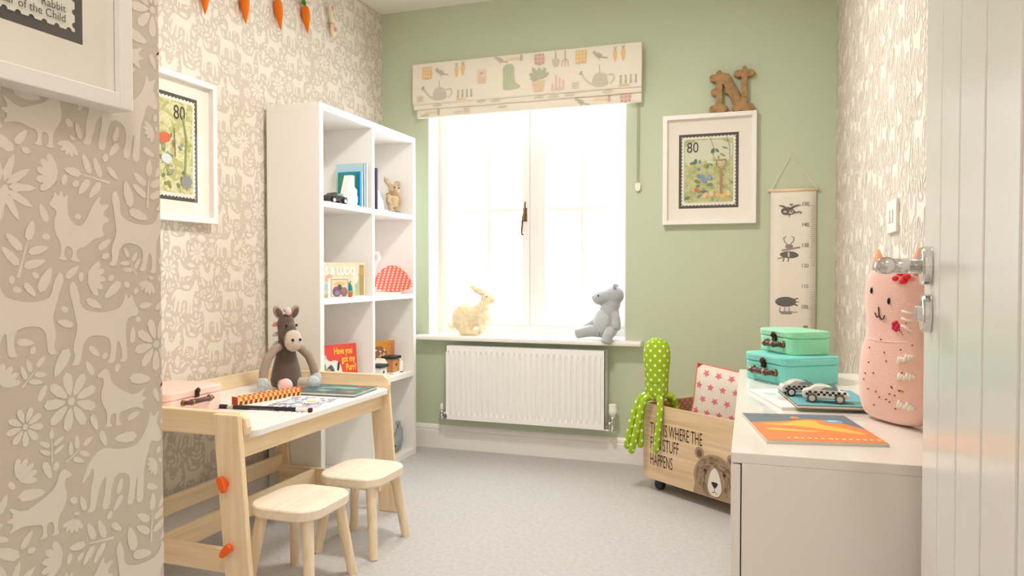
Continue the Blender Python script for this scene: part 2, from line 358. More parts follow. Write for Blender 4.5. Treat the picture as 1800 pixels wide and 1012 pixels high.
PLACED = [('goat', 0.419, 0.42, -0.121, 0.0), ('goat', 0.199, 0.212, -0.14, -0.13), ('goat', 0.339, 0.122, 0.138, -0.02), ('goat', 0.439, 0.204, 0.121, -0.0), ('goat', 0.368, 0.001, -0.124, 0.0), ('wolf', 0.169, 0.419, -0.122, -0.05), ('wolf', 0.045, 0.439, 0.116, -0.04), ('wolf', 0.487, 0.289, 0.121, -0.07), ('wolf', 0.233, 0.03, -0.115, -0.14), ('star', 0.02, 0.077, -0.093, 0.34), ('daisy', 0.113, 0.312, -0.083, 1.39), ('daisy', 0.263, 0.377, -0.085, 0.84), ('cock', 0.13, 0.034, 0.1, -0.09), ('cock', 0.315, 0.295, -0.097, 0.09), ('bird', 0.065, 0.184, -0.095, -0.05), ('bird', 0.476, 0.03, 0.096, -0.06), ('bird', 0.199, 0.31, 0.094, -0.06), ('sprig', 0.251, 0.107, -0.076, 6.21), ('sprig', 0.05, 0.52, -0.078, 6.01), ('sprig', 0.34, 0.212, 0.076, 0.83), ('sprig', 0.143, 0.105, -0.075, 1.43), ('tulip', 0.037, 0.226, 0.056, 5.34), ('tulip', 0.477, 0.331, 0.063, 5.88), ('tulip', 0.385, 0.3, 0.062, 1.03), ('tulip', 0.144, 0.482, 0.062, 4.61), ('tulip', 0.093, 0.099, 0.065, 1.33), ('tulip', 0.289, 0.443, 0.064, 2.96), ('tulip', 0.489, 0.412, 0.058, 3.68), ('tulip', 0.015, 0.351, -0.056, 5.63), ('daisy', 0.472, 0.109, 0.055, 0.94), ('daisy', 0.046, 0.29, -0.052, 0.88), ('daisy', 0.339, 0.38, 0.052, 1.11), ('sprig', 0.0, 0.161, -0.049, 4.26), ('sprig', 0.125, 0.243, 0.051, 5.27), ('sprig', 0.496, 0.493, 0.049, 2.61), ('sprig', 0.418, 0.332, -0.048, 5.81), ('sprig', 0.215, 0.506, 0.047, 0.49), ('sprig', 0.059, 0.36, -0.049, 5.57), ('sprig', 0.293, 0.213, 0.048, 3.58), ('sprig', 0.083, 0.259, -0.046, 6.28), ('tulip', 0.116, 0.146, -0.041, 2.77), ('tulip', 0.432, 0.115, -0.043, 0.56), ('tulip', 0.368, 0.167, 0.04, 3.99), ('tulip', 0.345, 0.419, -0.045, 0.05), ('tulip', 0.35, 0.039, 0.041, 2.39), ('tulip', 0.428, 0.471, -0.044, 5.62), ('tulip', 0.424, 0.274, 0.045, 3.04), ('tulip', 0.25, 0.473, 0.042, 2.67), ('tulip', 0.26, 0.19, -0.04, 1.97), ('tulip', 0.308, 0.023, -0.04, 1.76), ('tulip', 0.501, 0.212, -0.041, 4.39), ('tulip', 0.281, 0.507, 0.041, 4.68), ('leaf', 0.054, 0.2, -0.039, 3.02), ('leaf', 0.203, 0.243, 0.041, 3.05), ('leaf', 0.318, 0.167, 0.041, 2.2), ('leaf', 0.183, 0.464, -0.037, 0.68), ('leaf', 0.077, 0.48, 0.038, 1.08), ('leaf', 0.099, 0.367, 0.043, 4.18), ('leaf', 0.231, 0.327, 0.042, 6.09), ('leaf', 0.231, 0.057, 0.038, 6.01), ('leaf', 0.212, 0.087, -0.041, 4.97), ('leaf', 0.45, 0.492, -0.038, 5.8), ('leaf', 0.51, 0.37, -0.039, 4.57), ('leaf', 0.02, 0.134, -0.038, 5.74), ('leaf', 0.478, 0.057, -0.038, 2.2), ('leaf', 0.294, 0.259, -0.039, 5.17), ('leaf', 0.243, 0.439, -0.025, 3.24), ('leaf', 0.015, 0.198, -0.026, 4.27), ('leaf', 0.361, 0.472, -0.026, 1.44), ('leaf', 0.046, 0.143, -0.026, 4.06), ('leaf', 0.493, 0.231, -0.024, 1.05), ('leaf', 0.368, 0.254, -0.027, 2.27), ('leaf', 0.308, 0.406, -0.027, 4.97), ('leaf', 0.048, 0.399, 0.025, 6.14), ('leaf', 0.28, 0.481, 0.027, 0.21), ('leaf', 0.218, 0.273, 0.025, 0.33), ('leaf', 0.272, 0.128, 0.025, 4.04), ('leaf', 0.262, 0.297, -0.025, 1.96), ('leaf', 0.188, 0.149, -0.026, 0.89), ('leaf', 0.305, 0.347, -0.025, 5.09), ('leaf', 0.514, 0.425, 0.027, 5.51), ('leaf', 0.478, 0.376, 0.026, 5.4), ('leaf', 0.439, 0.085, -0.025, 3.17), ('leaf', 0.149, 0.276, -0.026, 1.94), ('leaf', 0.055, 0.467, 0.024, 5.4), ('leaf', 0.076, 0.048, 0.026, 1.96), ('leaf', 0.143, 0.354, 0.025, 2.07), ('leaf', 0.361, 0.351, -0.025, 0.84), ('leaf', 0.192, 0.173, -0.025, 4.4), ('leaf', 0.17, 0.01, 0.027, 0.61), ('leaf', 0.218, 0.395, -0.026, 4.6), ('leaf', 0.185, 0.114, 0.025, 5.53), ('leaf', 0.375, 0.028, 0.027, 3.21), ('leaf', 0.105, 0.42, 0.026, 2.85), ('leaf', 0.129, 0.166, -0.024, 5.01), ('leaf', 0.379, 0.338, -0.026, 2.81), ('leaf', 0.487, 0.458, 0.027, 2.13), ('leaf', 0.337, 0.167, 0.028, 1.92), ('leaf', 0.071, 0.33, -0.024, 4.24), ('leaf', 0.151, 0.377, 0.024, 5.53), ('leaf', 0.007, 0.499, 0.026, 5.29), ('leaf', 0.252, 0.155, 0.025, 5.88), ('leaf', 0.151, 0.445, 0.028, 5.83), ('leaf', 0.402, 0.133, -0.026, 5.26), ('leaf', 0.375, 0.204, 0.024, 4.54), ('leaf', 0.076, 0.226, -0.027, 1.96), ('leaf', 0.275, 0.074, -0.025, 0.68), ('leaf', 0.317, 0.328, 0.025, 0.91), ('leaf', 0.418, 0.091, 0.026, 5.01), ('leaf', 0.427, 0.514, 0.027, 2.25), ('leaf', 0.421, 0.237, -0.026, 1.75), ('leaf', 0.306, 0.486, 0.027, 2.67), ('leaf', 0.117, 0.49, -0.026, 3.81), ('leaf', 0.164, 0.25, 0.026, 5.05), ('bud', 0.115, 0.174, -0.014, 2.45), ('bud', 0.225, 0.461, 0.012, 0.94), ('bud', 0.318, 0.416, 0.012, 6.12), ('bud', 0.41, 0.361, -0.013, 4.19), ('bud', 0.274, 0.009, -0.012, 1.65), ('bud', 0.392, 0.45, -0.012, 4.55), ('bud', 0.496, 0.149, 0.012, 2.4), ('bud', 0.276, 0.254, -0.014, 0.41), ('bud', 0.229, 0.418, 0.012, 6.08), ('bud', 0.127, 0.047, -0.012, 0.14), ('bud', 0.038, 0.467, 0.013, 6.0), ('bud', 0.058, 0.388, 0.012, 4.45), ('bud', 0.063, 0.486, -0.012, 5.67), ('bud', 0.124, 0.092, -0.013, 0.73), ('bud', 0.429, 0.012, 0.014, 0.49), ('bud', 0.344, 0.084, 0.012, 3.96), ('bud', 0.208, 0.471, -0.013, 2.49), ('bud', 0.265, 0.21, 0.013, 1.28), ('bud', 0.171, 0.513, 0.014, 3.64), ('bud', 0.079, 0.017, -0.013, 0.04), ('bud', 0.49, 0.26, 0.013, 0.86), ('bud', 0.089, 0.228, -0.013, 4.54), ('bud', 0.425, 0.067, 0.013, 4.25), ('bud', 0.29, 0.101, 0.012, 5.13), ('bud', 0.18, 0.481, 0.013, 3.72), ('bud', 0.376, 0.444, -0.013, 2.57), ('bud', 0.004, 0.322, 0.013, 1.95), ('bud', 0.052, 0.127, -0.013, 6.1), ('bud', 0.381, 0.271, 0.013, 3.69), ('bud', 0.031, 0.48, -0.012, 4.62), ('bud', 0.311, 0.464, 0.013, 1.12), ('bud', 0.19, 0.349, 0.014, 4.24), ('bud', 0.338, 0.447, 0.013, 0.76), ('bud', 0.415, 0.303, 0.012, 4.16), ('bud', 0.105, 0.439, 0.012, 2.81), ('bud', 0.511, 0.122, 0.013, 1.72), ('bud', 0.39, 0.207, -0.012, 5.29), ('bud', 0.173, 0.135, -0.014, 4.24), ('bud', 0.168, 0.369, 0.012, 4.01), ('bud', 0.499, 0.038, 0.013, 0.98)]
TILE = []; LIFT = []; LI = 0
for k, x, y, s, a in PLACED:
    for p in motif_polys(k):
        LIFT.append(LI); LI = (LI + 1) % 12
        TILE.append([(x + (u-.5)*s*math.cos(a) - (v-.5)*abs(s)*math.sin(a), y + (u-.5)*s*math.sin(a) + (v-.5)*abs(s)*math.cos(a)) for u, v in p])
def wallpaper(parent, o, u, v, w, h, du=0.0, dv=0.0):
    """cream animal and flower print, 52 cm half-drop repeat, cut off at the wall's edges"""
    T = 0.52; vs = []; fs = []; O = Vector(o); U = Vector(u); V = Vector(v); n = U.cross(V) * 0.00025
    for i in range(-1, int(w / T) + 2):
        for j in range(-2, int(h / T) + 2):
            ox = i * T + du; oy = j * T + dv + (T / 2 if i % 2 else 0)
            for li, p in enumerate(TILE):
                q = [(a + ox, c + oy) for a, c in p]
                if max(a for a, c in q) < 0.004 or min(a for a, c in q) > w - 0.004 or max(c for a, c in q) < 0.004 or min(c for a, c in q) > h - 0.004: continue
                c0 = len(vs)
                vs += [O + U * min(max(a, 0), w) + V * min(max(c, 0), h) + n * (1 + .2 * LIFT[li]) for a, c in q]
                fs.append(list(range(c0, len(vs))))
    me = bpy.data.meshes.new('wallpaper_print'); me.from_pydata(vs, [], fs); me.materials.append(M_MOTIF); me.update()
    ob = bpy.data.objects.new('wallpaper_print', me); COL.objects.link(ob); ob.parent = parent; ob['kind'] = 'stuff'
wallpaper(wall_left, (XL, YN, 0.13), (0, 1, 0), (0, 0, 1), YB - YN, ZC - 0.13, 0.1, 0.05)
wallpaper(wall_right, (XR, YB, 0.13), (0, -1, 0), (0, 0, 1), YB - 0.4, ZC - 0.13, 0.2, 0.2)
wallpaper(wall_near, (XN, -0.1, 0.13), (0, 1, 0), (0, 0, 1), YN + 0.1, ZC - 0.13, 0.22, 0.12)

SK = [(0, 0), (.018, 0), (.018, .098), (.013, .104), (.015, .110), (.011, .121), (.005, .130), (0, .133)]
struct(MB().prism([(YB - a, z) for a, z in SK], XL, XR, YZ).build('baseboard_back', M_WHITE))
struct(MB().prism([(XL + a, z) for a, z in SK], YN, YB - 0.018, XZ).build('baseboard_left', M_WHITE))
struct(MB().prism([(XR - a, z) for a, z in SK], 0.45, YB - 0.018, XZ).build('baseboard_right', M_WHITE))
struct(MB().prism([(XN + a, z) for a, z in SK], -1.3, YN, XZ).build('baseboard_near', M_WHITE))

# ------------------------------------------------------------------ window
win = struct(thing('window_1', 'white double casement window with glazing bars in the green wall', 'window', (-1.239, 3.95, 0.645)))
def W(b): # world to window coordinates
    b.v = [(x + 1.239, y - 3.95, z - 0.645) for x, y, z in b.v]; return b
b = MB(); b.box(WX0, -1.745, 3.945, 4.02, .645, WZ1); b.box(-.69, -.674, 3.945, 4.02, .645, WZ1)
b.box(-1.745, -.69, 3.945, 4.02, .645, .70); b.box(-1.745, -.69, 3.945, 4.02, 1.945, WZ1); b.box(-1.245, -1.19, 3.945, 4.02, .70, 1.945)
W(b).build('frame', M_UPVC, win, bevel=0.004)
b = MB(); b.box(WX0, WX0 + .006, 3.80, 3.945, .645, WZ1 - .006); b.box(WX1 - .006, WX1, 3.80, 3.945, .645, WZ1 - .006); b.box(WX0, WX1, 3.80, 3.945, WZ1 - .006, WZ1)
W(b).build('reveal_lining', M_WHITE, win)
nose = [(3.72, .62), (3.945, .62), (3.945, .645), (3.726, .645), (3.7205, .640), (3.718, .632), (3.7185, .625)]
W(MB().prism(nose, -1.86, -.583, YZ)).build('window_sill', M_WHITE, win, bevel=0.002)
for x0, x1, g0, g1, xb in ((-1.745, -1.245, -1.69, -1.285, -1.490), (-1.19, -.69, -1.15, -.735, -.942)):
    b = MB(); b.box(x0, g0, 3.93, 3.985, .70, 1.945); b.box(g1, x1, 3.93, 3.985, .70, 1.945); b.box(g0, g1, 3.93, 3.985, .70, .744); b.box(g0, g1, 3.93, 3.985, 1.90, 1.945)
    cs = W(b).build('casement', M_UPVC, win, bevel=0.004)
    W(MB().box(xb - .011, xb + .011, 3.945, 3.978, .744, 1.90)).build('glazing_bar', M_UPVC, cs)
    for q0, q1 in ((g0, xb - .011), (xb + .011, g1)):
        W(MB().box(q0, q1, 3.945, 3.978, 1.339, 1.361)).build('glazing_bar', M_UPVC, cs)
        for z0, z1 in ((.744, 1.339), (1.361, 1.90)):
            W(MB().box(q0, q1, 3.960, 3.964, z0, z1)).build('pane', M_GLASS, cs)
    if x0 < -1.3:
        h = MB(); h.box(-1.275, -1.256, 3.922, 3.93, 1.285, 1.36)
        h.tube([(-1.266, 3.922, 1.33), (-1.266, 3.905, 1.33), (-1.268, 3.898, 1.31), (-1.275, 3.898, 1.27), (-1.279, 3.9, 1.22), (-1.276, 3.9, 1.205), (-1.270, 3.9, 1.212)], [.006, .007, .008, .006, .005, .005, .006], 8)
        h.tube([(-1.266, 3.922, 1.345), (-1.263, 3.912, 1.375), (-1.262, 3.914, 1.395)], [.005, .005, .004], 8)
        o = W(h).build('handle', mat('antique_bronze', (120, 92, 62), .35, .9), cs, smooth=True); o['label'] = 'antique bronze window handle'

# ------------------------------------------------------------------ roman blind
BX0, BX1 = -1.868, -0.584
bl = thing('roman_blind', 'cream roman blind printed with garden tools, boots and carrots, drawn up over the window', 'blind', (-1.226, 3.80, 1.86))
M_CLOTH = mat('cream_blind_linen', (238, 230, 216), .9, bump=.15, bscale=600)
def Bl(b): b.v = [(x + 1.226, y - 3.80, z - 1.86) for x, y, z in b.v]; return b
def fold(prof, x0, x1, amp, seed):
    b = MB(); n = 40
    def fn(u, v):
        k = v * (len(prof) - 1); i = min(int(k), len(prof) - 2); t = k - i
        y = prof[i][0] * (1 - t) + prof[i+1][0] * t; z = prof[i][1] * (1 - t) + prof[i+1][1] * t
        w = amp * math.sin(u * 17 + seed) * math.sin(u * 5.3 + seed * 2)
        return (x0 + (x1 - x0) * u, y + w * (1 - v * .3), z + (w * .8 if i == 0 else w * .3))
    b.grid(fn, n, len(prof) - 1)
    return b
mainp = [(3.764, 2.166), (3.737, 2.166), (3.733, 2.160), (3.731, 2.10), (3.730, 2.03), (3.729, 1.96), (3.730, 1.945), (3.736, 1.938), (3.744, 1.942), (3.752, 1.96), (3.764, 2.06), (3.764, 2.166)]
f1 = Bl(fold(mainp, BX0, BX1, .0012, 1)).build('front_panel', M_CLOTH, bl, smooth=True)
f2 = Bl(fold([(3.756, 1.99), (3.743, 1.965), (3.740, 1.935), (3.740, 1.918), (3.746, 1.911), (3.752, 1.916), (3.756, 1.95), (3.756, 1.99)], BX0 + .003, BX1 - .002, .0015, 2)).build('fold', M_CLOTH, bl, smooth=True)
f3 = Bl(fold([(3.770, 1.99), (3.757, 1.95), (3.752, 1.905), (3.752, 1.872), (3.757, 1.864), (3.763, 1.870), (3.768, 1.93), (3.770, 1.99)], BX0 + .018, BX1 - .004, .0012, 3)).build('fold', M_CLOTH, bl, smooth=True)
Bl(MB().box(BX0 + .01, BX1 - .01, 3.768, 3.80, 2.13, 2.162)).build('headrail', M_WHITE, bl)
GREY, GRN, OCH, PNK, SIL = (150, 143, 134), (142, 160, 122), (228, 170, 78), (196, 132, 126), (184, 178, 166)
def blind_motif(p, k, x, z):
    R = math.radians
    if k == 'seed': p.rect(x-.028, x+.028, z-.036, z+.03, (222, 168, 92)); [p.add(ell(x-.018+.018*(i % 3), z-.022+.02*(i//3), .006, .006, 0, 8), (236, 200, 132), False) for i in range(9)]; p.off += p.step
    if k == 'bird': p.add(ell(x-.008, z+.006, .022, .011, R(-28), 12, -.3), GREY); p.add(ell(x-.028, z+.02, .01, .009), (166, 158, 148)); p.line([(x+.01, z-.006), (x+.04, z-.012)], .006, GREY); p.line([(x-.004, z-.006), (x-.004, z-.022)], .003, GREY)
    if k == 'carrot': p.add(chaikin([(x-.012, z+.022), (x, z+.028), (x+.012, z+.022), (x+.008, z-.01), (x, z-.04), (x-.008, z-.01)], 2), OCH); p.line([(x-.006, z+.045), (x, z+.026), (x+.007, z+.046)], .005, GRN)
    if k == 'can':
        p.add(chaikin([(x-.045, z-.04), (x+.045, z-.04), (x+.04, z+.01), (x+.02, z+.03), (x-.02, z+.03), (x-.035, z+.01)], 1), SIL)
        p.line([(x-.045, z-.025), (x-.07, z-.005), (x-.095, z+.03)], .008, SIL); p.add(ell(x-.1, z+.036, .012, .006, R(50), 8), GREY)
        p.line([(x+.043, z+.015), (x+.07, z+.018), (x+.076, z-.006), (x+.055, z-.03)], .006, SIL); p.line([(x, z+.028), (x-.002, z+.07)], .004, GREY)
        for i in range(14): p.add(ell(x-.035+.0115*(i % 7), z-.03+.022*(i//7)+.006*(i % 2), .003, .003, 0, 6), GREY, False)
    if k == 'label': p.rect(x-.02, x+.02, z-.02, z+.018, (214, 200, 178)); p.line([(x-.013, z+.006), (x+.013, z+.006)], .004, GREY); p.line([(x-.013, z-.006), (x+.013, z-.006)], .004, PNK)
    if k == 'plants':
        for i in range(4): p.add(chaikin([(x-.045+.026*i-.008, z-.02), (x-.045+.026*i+.008, z-.02), (x-.045+.026*i+.004, z+.008), (x-.045+.026*i+.007, z+.026), (x-.045+.026*i-.006, z+.024), (x-.045+.026*i-.003, z+.006)], 1), GRN, False)
        p.off += p.step; p.rect(x-.055, x+.0, z-.032, z-.022, (214, 178, 118))
    if k == 'stamp': p.rect(x-.024, x+.024, z-.04, z+.036, (226, 198, 172)); p.add(ell(x, z+.016, .012, .006, .4), GREY); [p.line([(x-.018, z-.008-.009*i), (x+.018, z-.008-.009*i)], .003, PNK) for i in range(3)]
    if k == 'dibber': p.rect(x-.055, x+.02, z-.005, z+.006, (222, 204, 162)); p.rect(x+.02, x+.032, z-.016, z+.016, GREY)
    if k == 'boot': p.add(chaikin([(x-.04, z+.072), (x+.028, z+.078), (x+.026, z+.0), (x+.034, z-.03), (x+.062, z-.044), (x+.06, z-.058), (x-.01, z-.066), (x-.04, z-.058), (x-.034, z)], 2), (150, 176, 132)); p.line([(x-.01, z+.07), (x-.012, z-.02)], .003, (128, 154, 110)); p.line([(x+.008, z+.07), (x+.006, z-.02)], .003, (128, 154, 110))
    if k == 'pot':
        p.add([(x-.026, z-.056), (x+.026, z-.056), (x+.036, z+.0), (x-.036, z+.0)], (220, 180, 142))
        for a, l in ((150, .05), (118, .06), (84, .05), (52, .058), (24, .055), (176, .04)): p.add(ell(x+.6*l*math.cos(R(a)), z+.012+.6*l*math.sin(R(a)), l*.55, .011, R(a), 10), (138, 158, 118), False)
        p.off += p.step
    if k == 'ball':
        p.add(ell(x, z, .03, .03), (206, 160, 150))
        for i in range(9): p.add(ell(x-.02+.02*(i % 3), z-.02+.02*(i//3), .006, .006, 0, 7), (170, 104, 104), False)
        p.off += p.step
    if k == 'trowel': p.add(chaikin([(x-.02, z+.008), (x+.02, z+.008), (x+.018, z-.02), (x, z-.04), (x-.018, z-.02)], 2), SIL); p.rect(x-.003, x+.003, z+.005, z+.045, GREY)
    if k == 'fork':
        p.rect(x-.003, x+.003, z, z+.05, GREY); p.line([(x-.017, z-.034), (x-.016, z-.004), (x, z+.006), (x+.016, z-.004), (x+.017, z-.034)], .005, (188, 160, 132)); p.line([(x, z-.034), (x, z+.004)], .005, (188, 160, 132))
    if k == 'pink':
        for i in range(4): p.line([(x-.03+.02*i, z-.035), (x-.03+.02*i, z+.0+.014*((i*3) % 4))], .009, (222, 172, 160))
        for i in range(3): p.add(ell(x-.012+.014*i, z-.03, .008, .008, 0, 8), (200, 184, 178), False)
    if k == 'bit': p.add(ell(x, z, .03, .008, .05, 10), (190, 186, 172))
KNAME = {'seed': 'seed_packet_print', 'bird': 'bird_print', 'carrot': 'carrot_print', 'can': 'watering_can_print', 'label': 'plant_label_print', 'plants': 'seedling_print', 'stamp': 'seed_card_print', 'dibber': 'dibber_print', 'boot': 'boot_print', 'pot': 'potted_plant_print', 'ball': 'twine_ball_print', 'trowel': 'trowel_print', 'fork': 'hand_fork_print', 'pink': 'bottle_print', 'bit': 'leaf_print'}
def on_blind(par, items, y, off):
    for k, x, z in items:
        p = Print((1.226, y - 3.80, -1.86), (1, 0, 0), (0, 0, 1), 0.0, 0.00008); p.fade = .45
        blind_motif(p, k, x, z); p.build(KNAME[k], par)
on_blind(f1, [('seed',-1.778,2.113),('bird',-1.688,2.102),('carrot',-1.599,2.103),('carrot',-1.562,2.106),('can',-1.702,1.993),('label',-1.82,1.968),('plants',-1.545,1.976),('stamp',-1.452,2.063),('bird',-1.34,2.138),('dibber',-1.25,2.143),('boot',-1.291,2.040),('pot',-1.129,2.012),('ball',-1.123,2.126),('trowel',-1.035,2.112),('fork',-.983,2.108),('pink',-1.023,1.99),('seed',-.898,2.120),('bird',-.799,2.111),('can',-.799,1.995),('carrot',-.72,2.106),('carrot',-.679,2.108),('plants',-.646,1.979),('label',-.928,1.972)], 3.727, 0.0)
on_blind(f2, [('bit',-1.458,1.931),('bit',-1.373,1.929),('bit',-1.129,1.929),('bit',-1.05,1.926),('bit',-.961,1.929),('bit',-1.72,1.928),('bit',-.76,1.928)], 3.7375, 0.0)
on_blind(f3, [('label',-1.549,1.893),('dibber',-1.744,1.893),('ball',-.669,1.897),('dibber',-.78,1.895),('bird',-.9,1.885),('bit',-1.34,1.895),('bit',-1.6,1.885),('bit',-1.8,1.88)], 3.7495, 0.0)
c = MB(); c.tube([(-.614, 3.785, 1.93), (-.614, 3.785, 1.46)], .0022, 6); c.tube([(-.606, 3.785, 1.93), (-.607, 3.785, 1.46)], .0022, 6)
Bl(c).build('cord', mat('pale_cord', (176, 178, 158), .8), bl)
Bl(MB().prism(chaikin([(-.624, 1.46), (-.596, 1.46), (-.596, 1.43), (-.603, 1.416), (-.617, 1.416), (-.624, 1.43)], 1), 3.779, 3.796, XZ)).build('cord_pull', M_WHITE, bl, bevel=.002)

# ------------------------------------------------------------------ radiator
rad = thing('radiator', 'white ribbed panel radiator mounted under the window', 'radiator', (-1.208, 3.74, 0.0))
def Rd(b): b.v = [(x + 1.208, y - 3.74, z) for x, y, z in b.v]; return b
M_RAD = mat('white_radiator_enamel', (244, 244, 242), .3)
RX0, RX1, RZ0, RZ1 = -1.654, -.762, .190, .589
NF = 27; cell = (RX1 - RX0 - .03) / NF
xs = [RX0]
for i in range(NF):
    a = RX0 + .015 + i * cell
    for t in (0.0, .12, .28, .72, .88): xs.append(a + t * cell)
xs += [RX1 - .015, RX1]
zs = [RZ0, RZ0 + .022, RZ0 + .030, RZ0 + .042, RZ1 - .042, RZ1 - .030, RZ1 - .022, RZ1]
def rady(i, j):
    if i in (0, len(xs) - 1, len(xs) - 2) or j in (0, 1, 6, 7): return 3.700
    k = (i - 1) % 5
    up = {0: 0, 1: 0.4, 2: 1, 3: 1, 4: .4}[k]
    return 3.700 + (.011 - .014 * up) * (.5 if j in (2, 5) else 1.0)
b = MB(); nx = len(xs)
b.add([(x, rady(i, j), z) for j, z in enumerate(zs) for i, x in enumerate(xs)], [(j*nx+i, j*nx+i+1, (j+1)*nx+i+1, (j+1)*nx+i) for j in range(len(zs)-1) for i in range(nx-1)])
b.box(RX0, RX1, 3.712, 3.722, RZ0, RZ1)
b.box(RX0, RX1, 3.700, 3.713, RZ0 - .004, RZ0); b.box(RX0, RX1, 3.700, 3.713, RZ1, RZ1 + .004)
Rd(b).build('front_panel', M_RAD, rad)
for x0, x1 in ((RX0, RX0 + .004), (RX1 - .004, RX1)): Rd(MB().box(x0, x1, 3.70, 3.765, RZ0, RZ1 + .004)).build('side_cover', M_RAD, rad)
b = MB(); b.box(RX0 + .004, RX1 - .004, 3.722, 3.726, RZ1 - .004, RZ1 + .004); b.box(RX0 + .004, RX1 - .004, 3.761, 3.765, RZ1 - .004, RZ1 + .004)
for i in range(60): x = RX0 + .012 + i * .0147; b.box(x, x + .006, 3.726, 3.761, RZ1, RZ1 + .003)
Rd(b).build('top_grille', M_RAD, rad)
b = MB(); b.box(RX0 + .01, RX1 - .01, 3.752, 3.764, RZ0, RZ1 - .01); b.box(RX0 + .12, RX0 + .15, 3.764, 3.80, .25, .55); b.box(RX1 - .15, RX1 - .12, 3.764, 3.80, .25, .55)
Rd(b).build('back_panel', M_RAD, rad)
v1 = MB(); v1.lathe([(.004, .168), (.013, .168), (.013, .205), (.010, .21), (.010, .225), (.004, .226)], 14, (-1.694, 3.735, 0)); v1.tube([(-1.694, 3.735, .212), (RX0, 3.735, .212)], .010, 12); v1.tube([(-1.694, 3.735, .18), (-1.694, 3.80, .18)], .008, 12)
vo = Rd(v1).build('lockshield_valve', M_CHROME, rad, smooth=True)
Rd(MB().lathe([(.003, .224), (.009, .224), (.010, .24), (.008, .262), (.003, .266)], 12, (-1.694, 3.735, 0))).build('valve_cap', M_WHITE, vo, smooth=True)
v2 = MB(); v2.lathe([(.004, .165), (.014, .165), (.014, .19), (.010, .195), (.010, .23), (.014, .235), (.014, .25), (.004, .251)], 14, (-.728, 3.735, 0)); v2.tube([(-.728, 3.735, .215), (RX1, 3.735, .215)], .011, 12)
v2.tube([(-.728, 3.735, .178), (-.78, 3.745, .178), (-1.45, 3.775, .178), (-1.47, 3.80, .178)], .0065, 10)
vo = Rd(v2).build('thermostatic_valve', M_CHROME, rad, smooth=True)
Rd(MB().lathe([(.004, .249), (.014, .25), (.022, .272), (.023, .285), (.021, .288), (.022, .312), (.019, .318), (.003, .319)], 18, (-.728, 3.735, 0))).build('valve_head', M_WHITE, vo, smooth=True)
Rd(MB().lathe([(.002, -.01), (.006, -.01), (.006, .004), (.002, .005)], 10, (RX1 + .004, 3.735, .56), 'X')).build('bleed_plug', M_CHROME, rad)

# ------------------------------------------------------------------ framed stamp prints
M_MATB = mat('ivory_mount_board', (240, 235, 226), .85)
M_DARK = mat('charcoal_backing', (76, 72, 68), .7)
M_STAMP = mat('stamp_paper', (232, 232, 222), .8)
M_FRAME = mat('white_picture_frame', (242, 240, 237), .4)
M_PGLASS = glass('picture_glass', .03)
def scallop(x0, x1, y0, y1, r, n=4):
    """stamp outline with half-round perforations bitten out of every side"""
    p = []
    for (ax, ay), (bx, by) in (((x0, y0), (x1, y0)), ((x1, y0), (x1, y1)), ((x1, y1), (x0, y1)), ((x0, y1), (x0, y0))):
        L = math.hypot(bx - ax, by - ay); k = int(L / (4 * r)); d = ((bx - ax) / L, (by - ay) / L); nn = (-d[1], d[0]); st = L / k
        p.append((ax, ay))
        for i in range(k):
            c = (i + .5) * st
            for j in range(n + 1):
                t = math.pi - math.pi * j / n
                q = c + r * math.cos(t); w = r * math.sin(t)
                p.append((ax + d[0] * q + nn[0] * w, ay + d[1] * q + nn[1] * w))
    return p
def picture(label, loc, rz, w, h, dx0, dx1, dz0, dz1, wash, deco):
    """local: u right, z up, the wall behind at y=0; the front faces -y"""
    t = thing('framed_stamp_print', label, 'picture', loc, rz)
    F = .022; D = .040
    b = MB(); b.box(0, F, -D, 0, 0, h); b.box(w - F, w, -D, 0, 0, h); b.box(F, w - F, -D, 0, 0, F); b.box(F, w - F, -D, 0, h - F, h)
    b.build('frame', M_FRAME, t, bevel=.0015)
    mt = MB().box(F, w - F, -.016, -.004, F, h - F).build('mount', M_MATB, t)
    dk = Print((0, -.016, 0), (1, 0, 0), (0, 0, 1)).rect(dx0, dx1, dz0, dz1, M_DARK).build('backing_card', t)
    g = .013
    p = Print((0, -.0175, 0), (1, 0, 0), (0, 0, 1)); p.add(scallop(dx0 + g, dx1 - g, dz0 + g, dz1 - g, .0042), M_STAMP)
    sp = p.build('stamp', t)
    p = Print((0, -.0182, 0), (1, 0, 0), (0, 0, 1)); a = .026
    if wash: p.add(rrect(dx0 + a, dx1 - a, dz0 + a * 1.1, dz1 - a, .012), wash)
    deco(p, t, dx0 + a, dx1 - a, dz0 + a, dz1 - a, sp)
    if p.fs: p.build('picture_print', sp)
    MB().box(F, w - F, -.030, -.0285, F, h - F).build('glazing', M_PGLASS, t)
    return t
INK = mat('dark_print_ink', (70, 66, 52), .8)
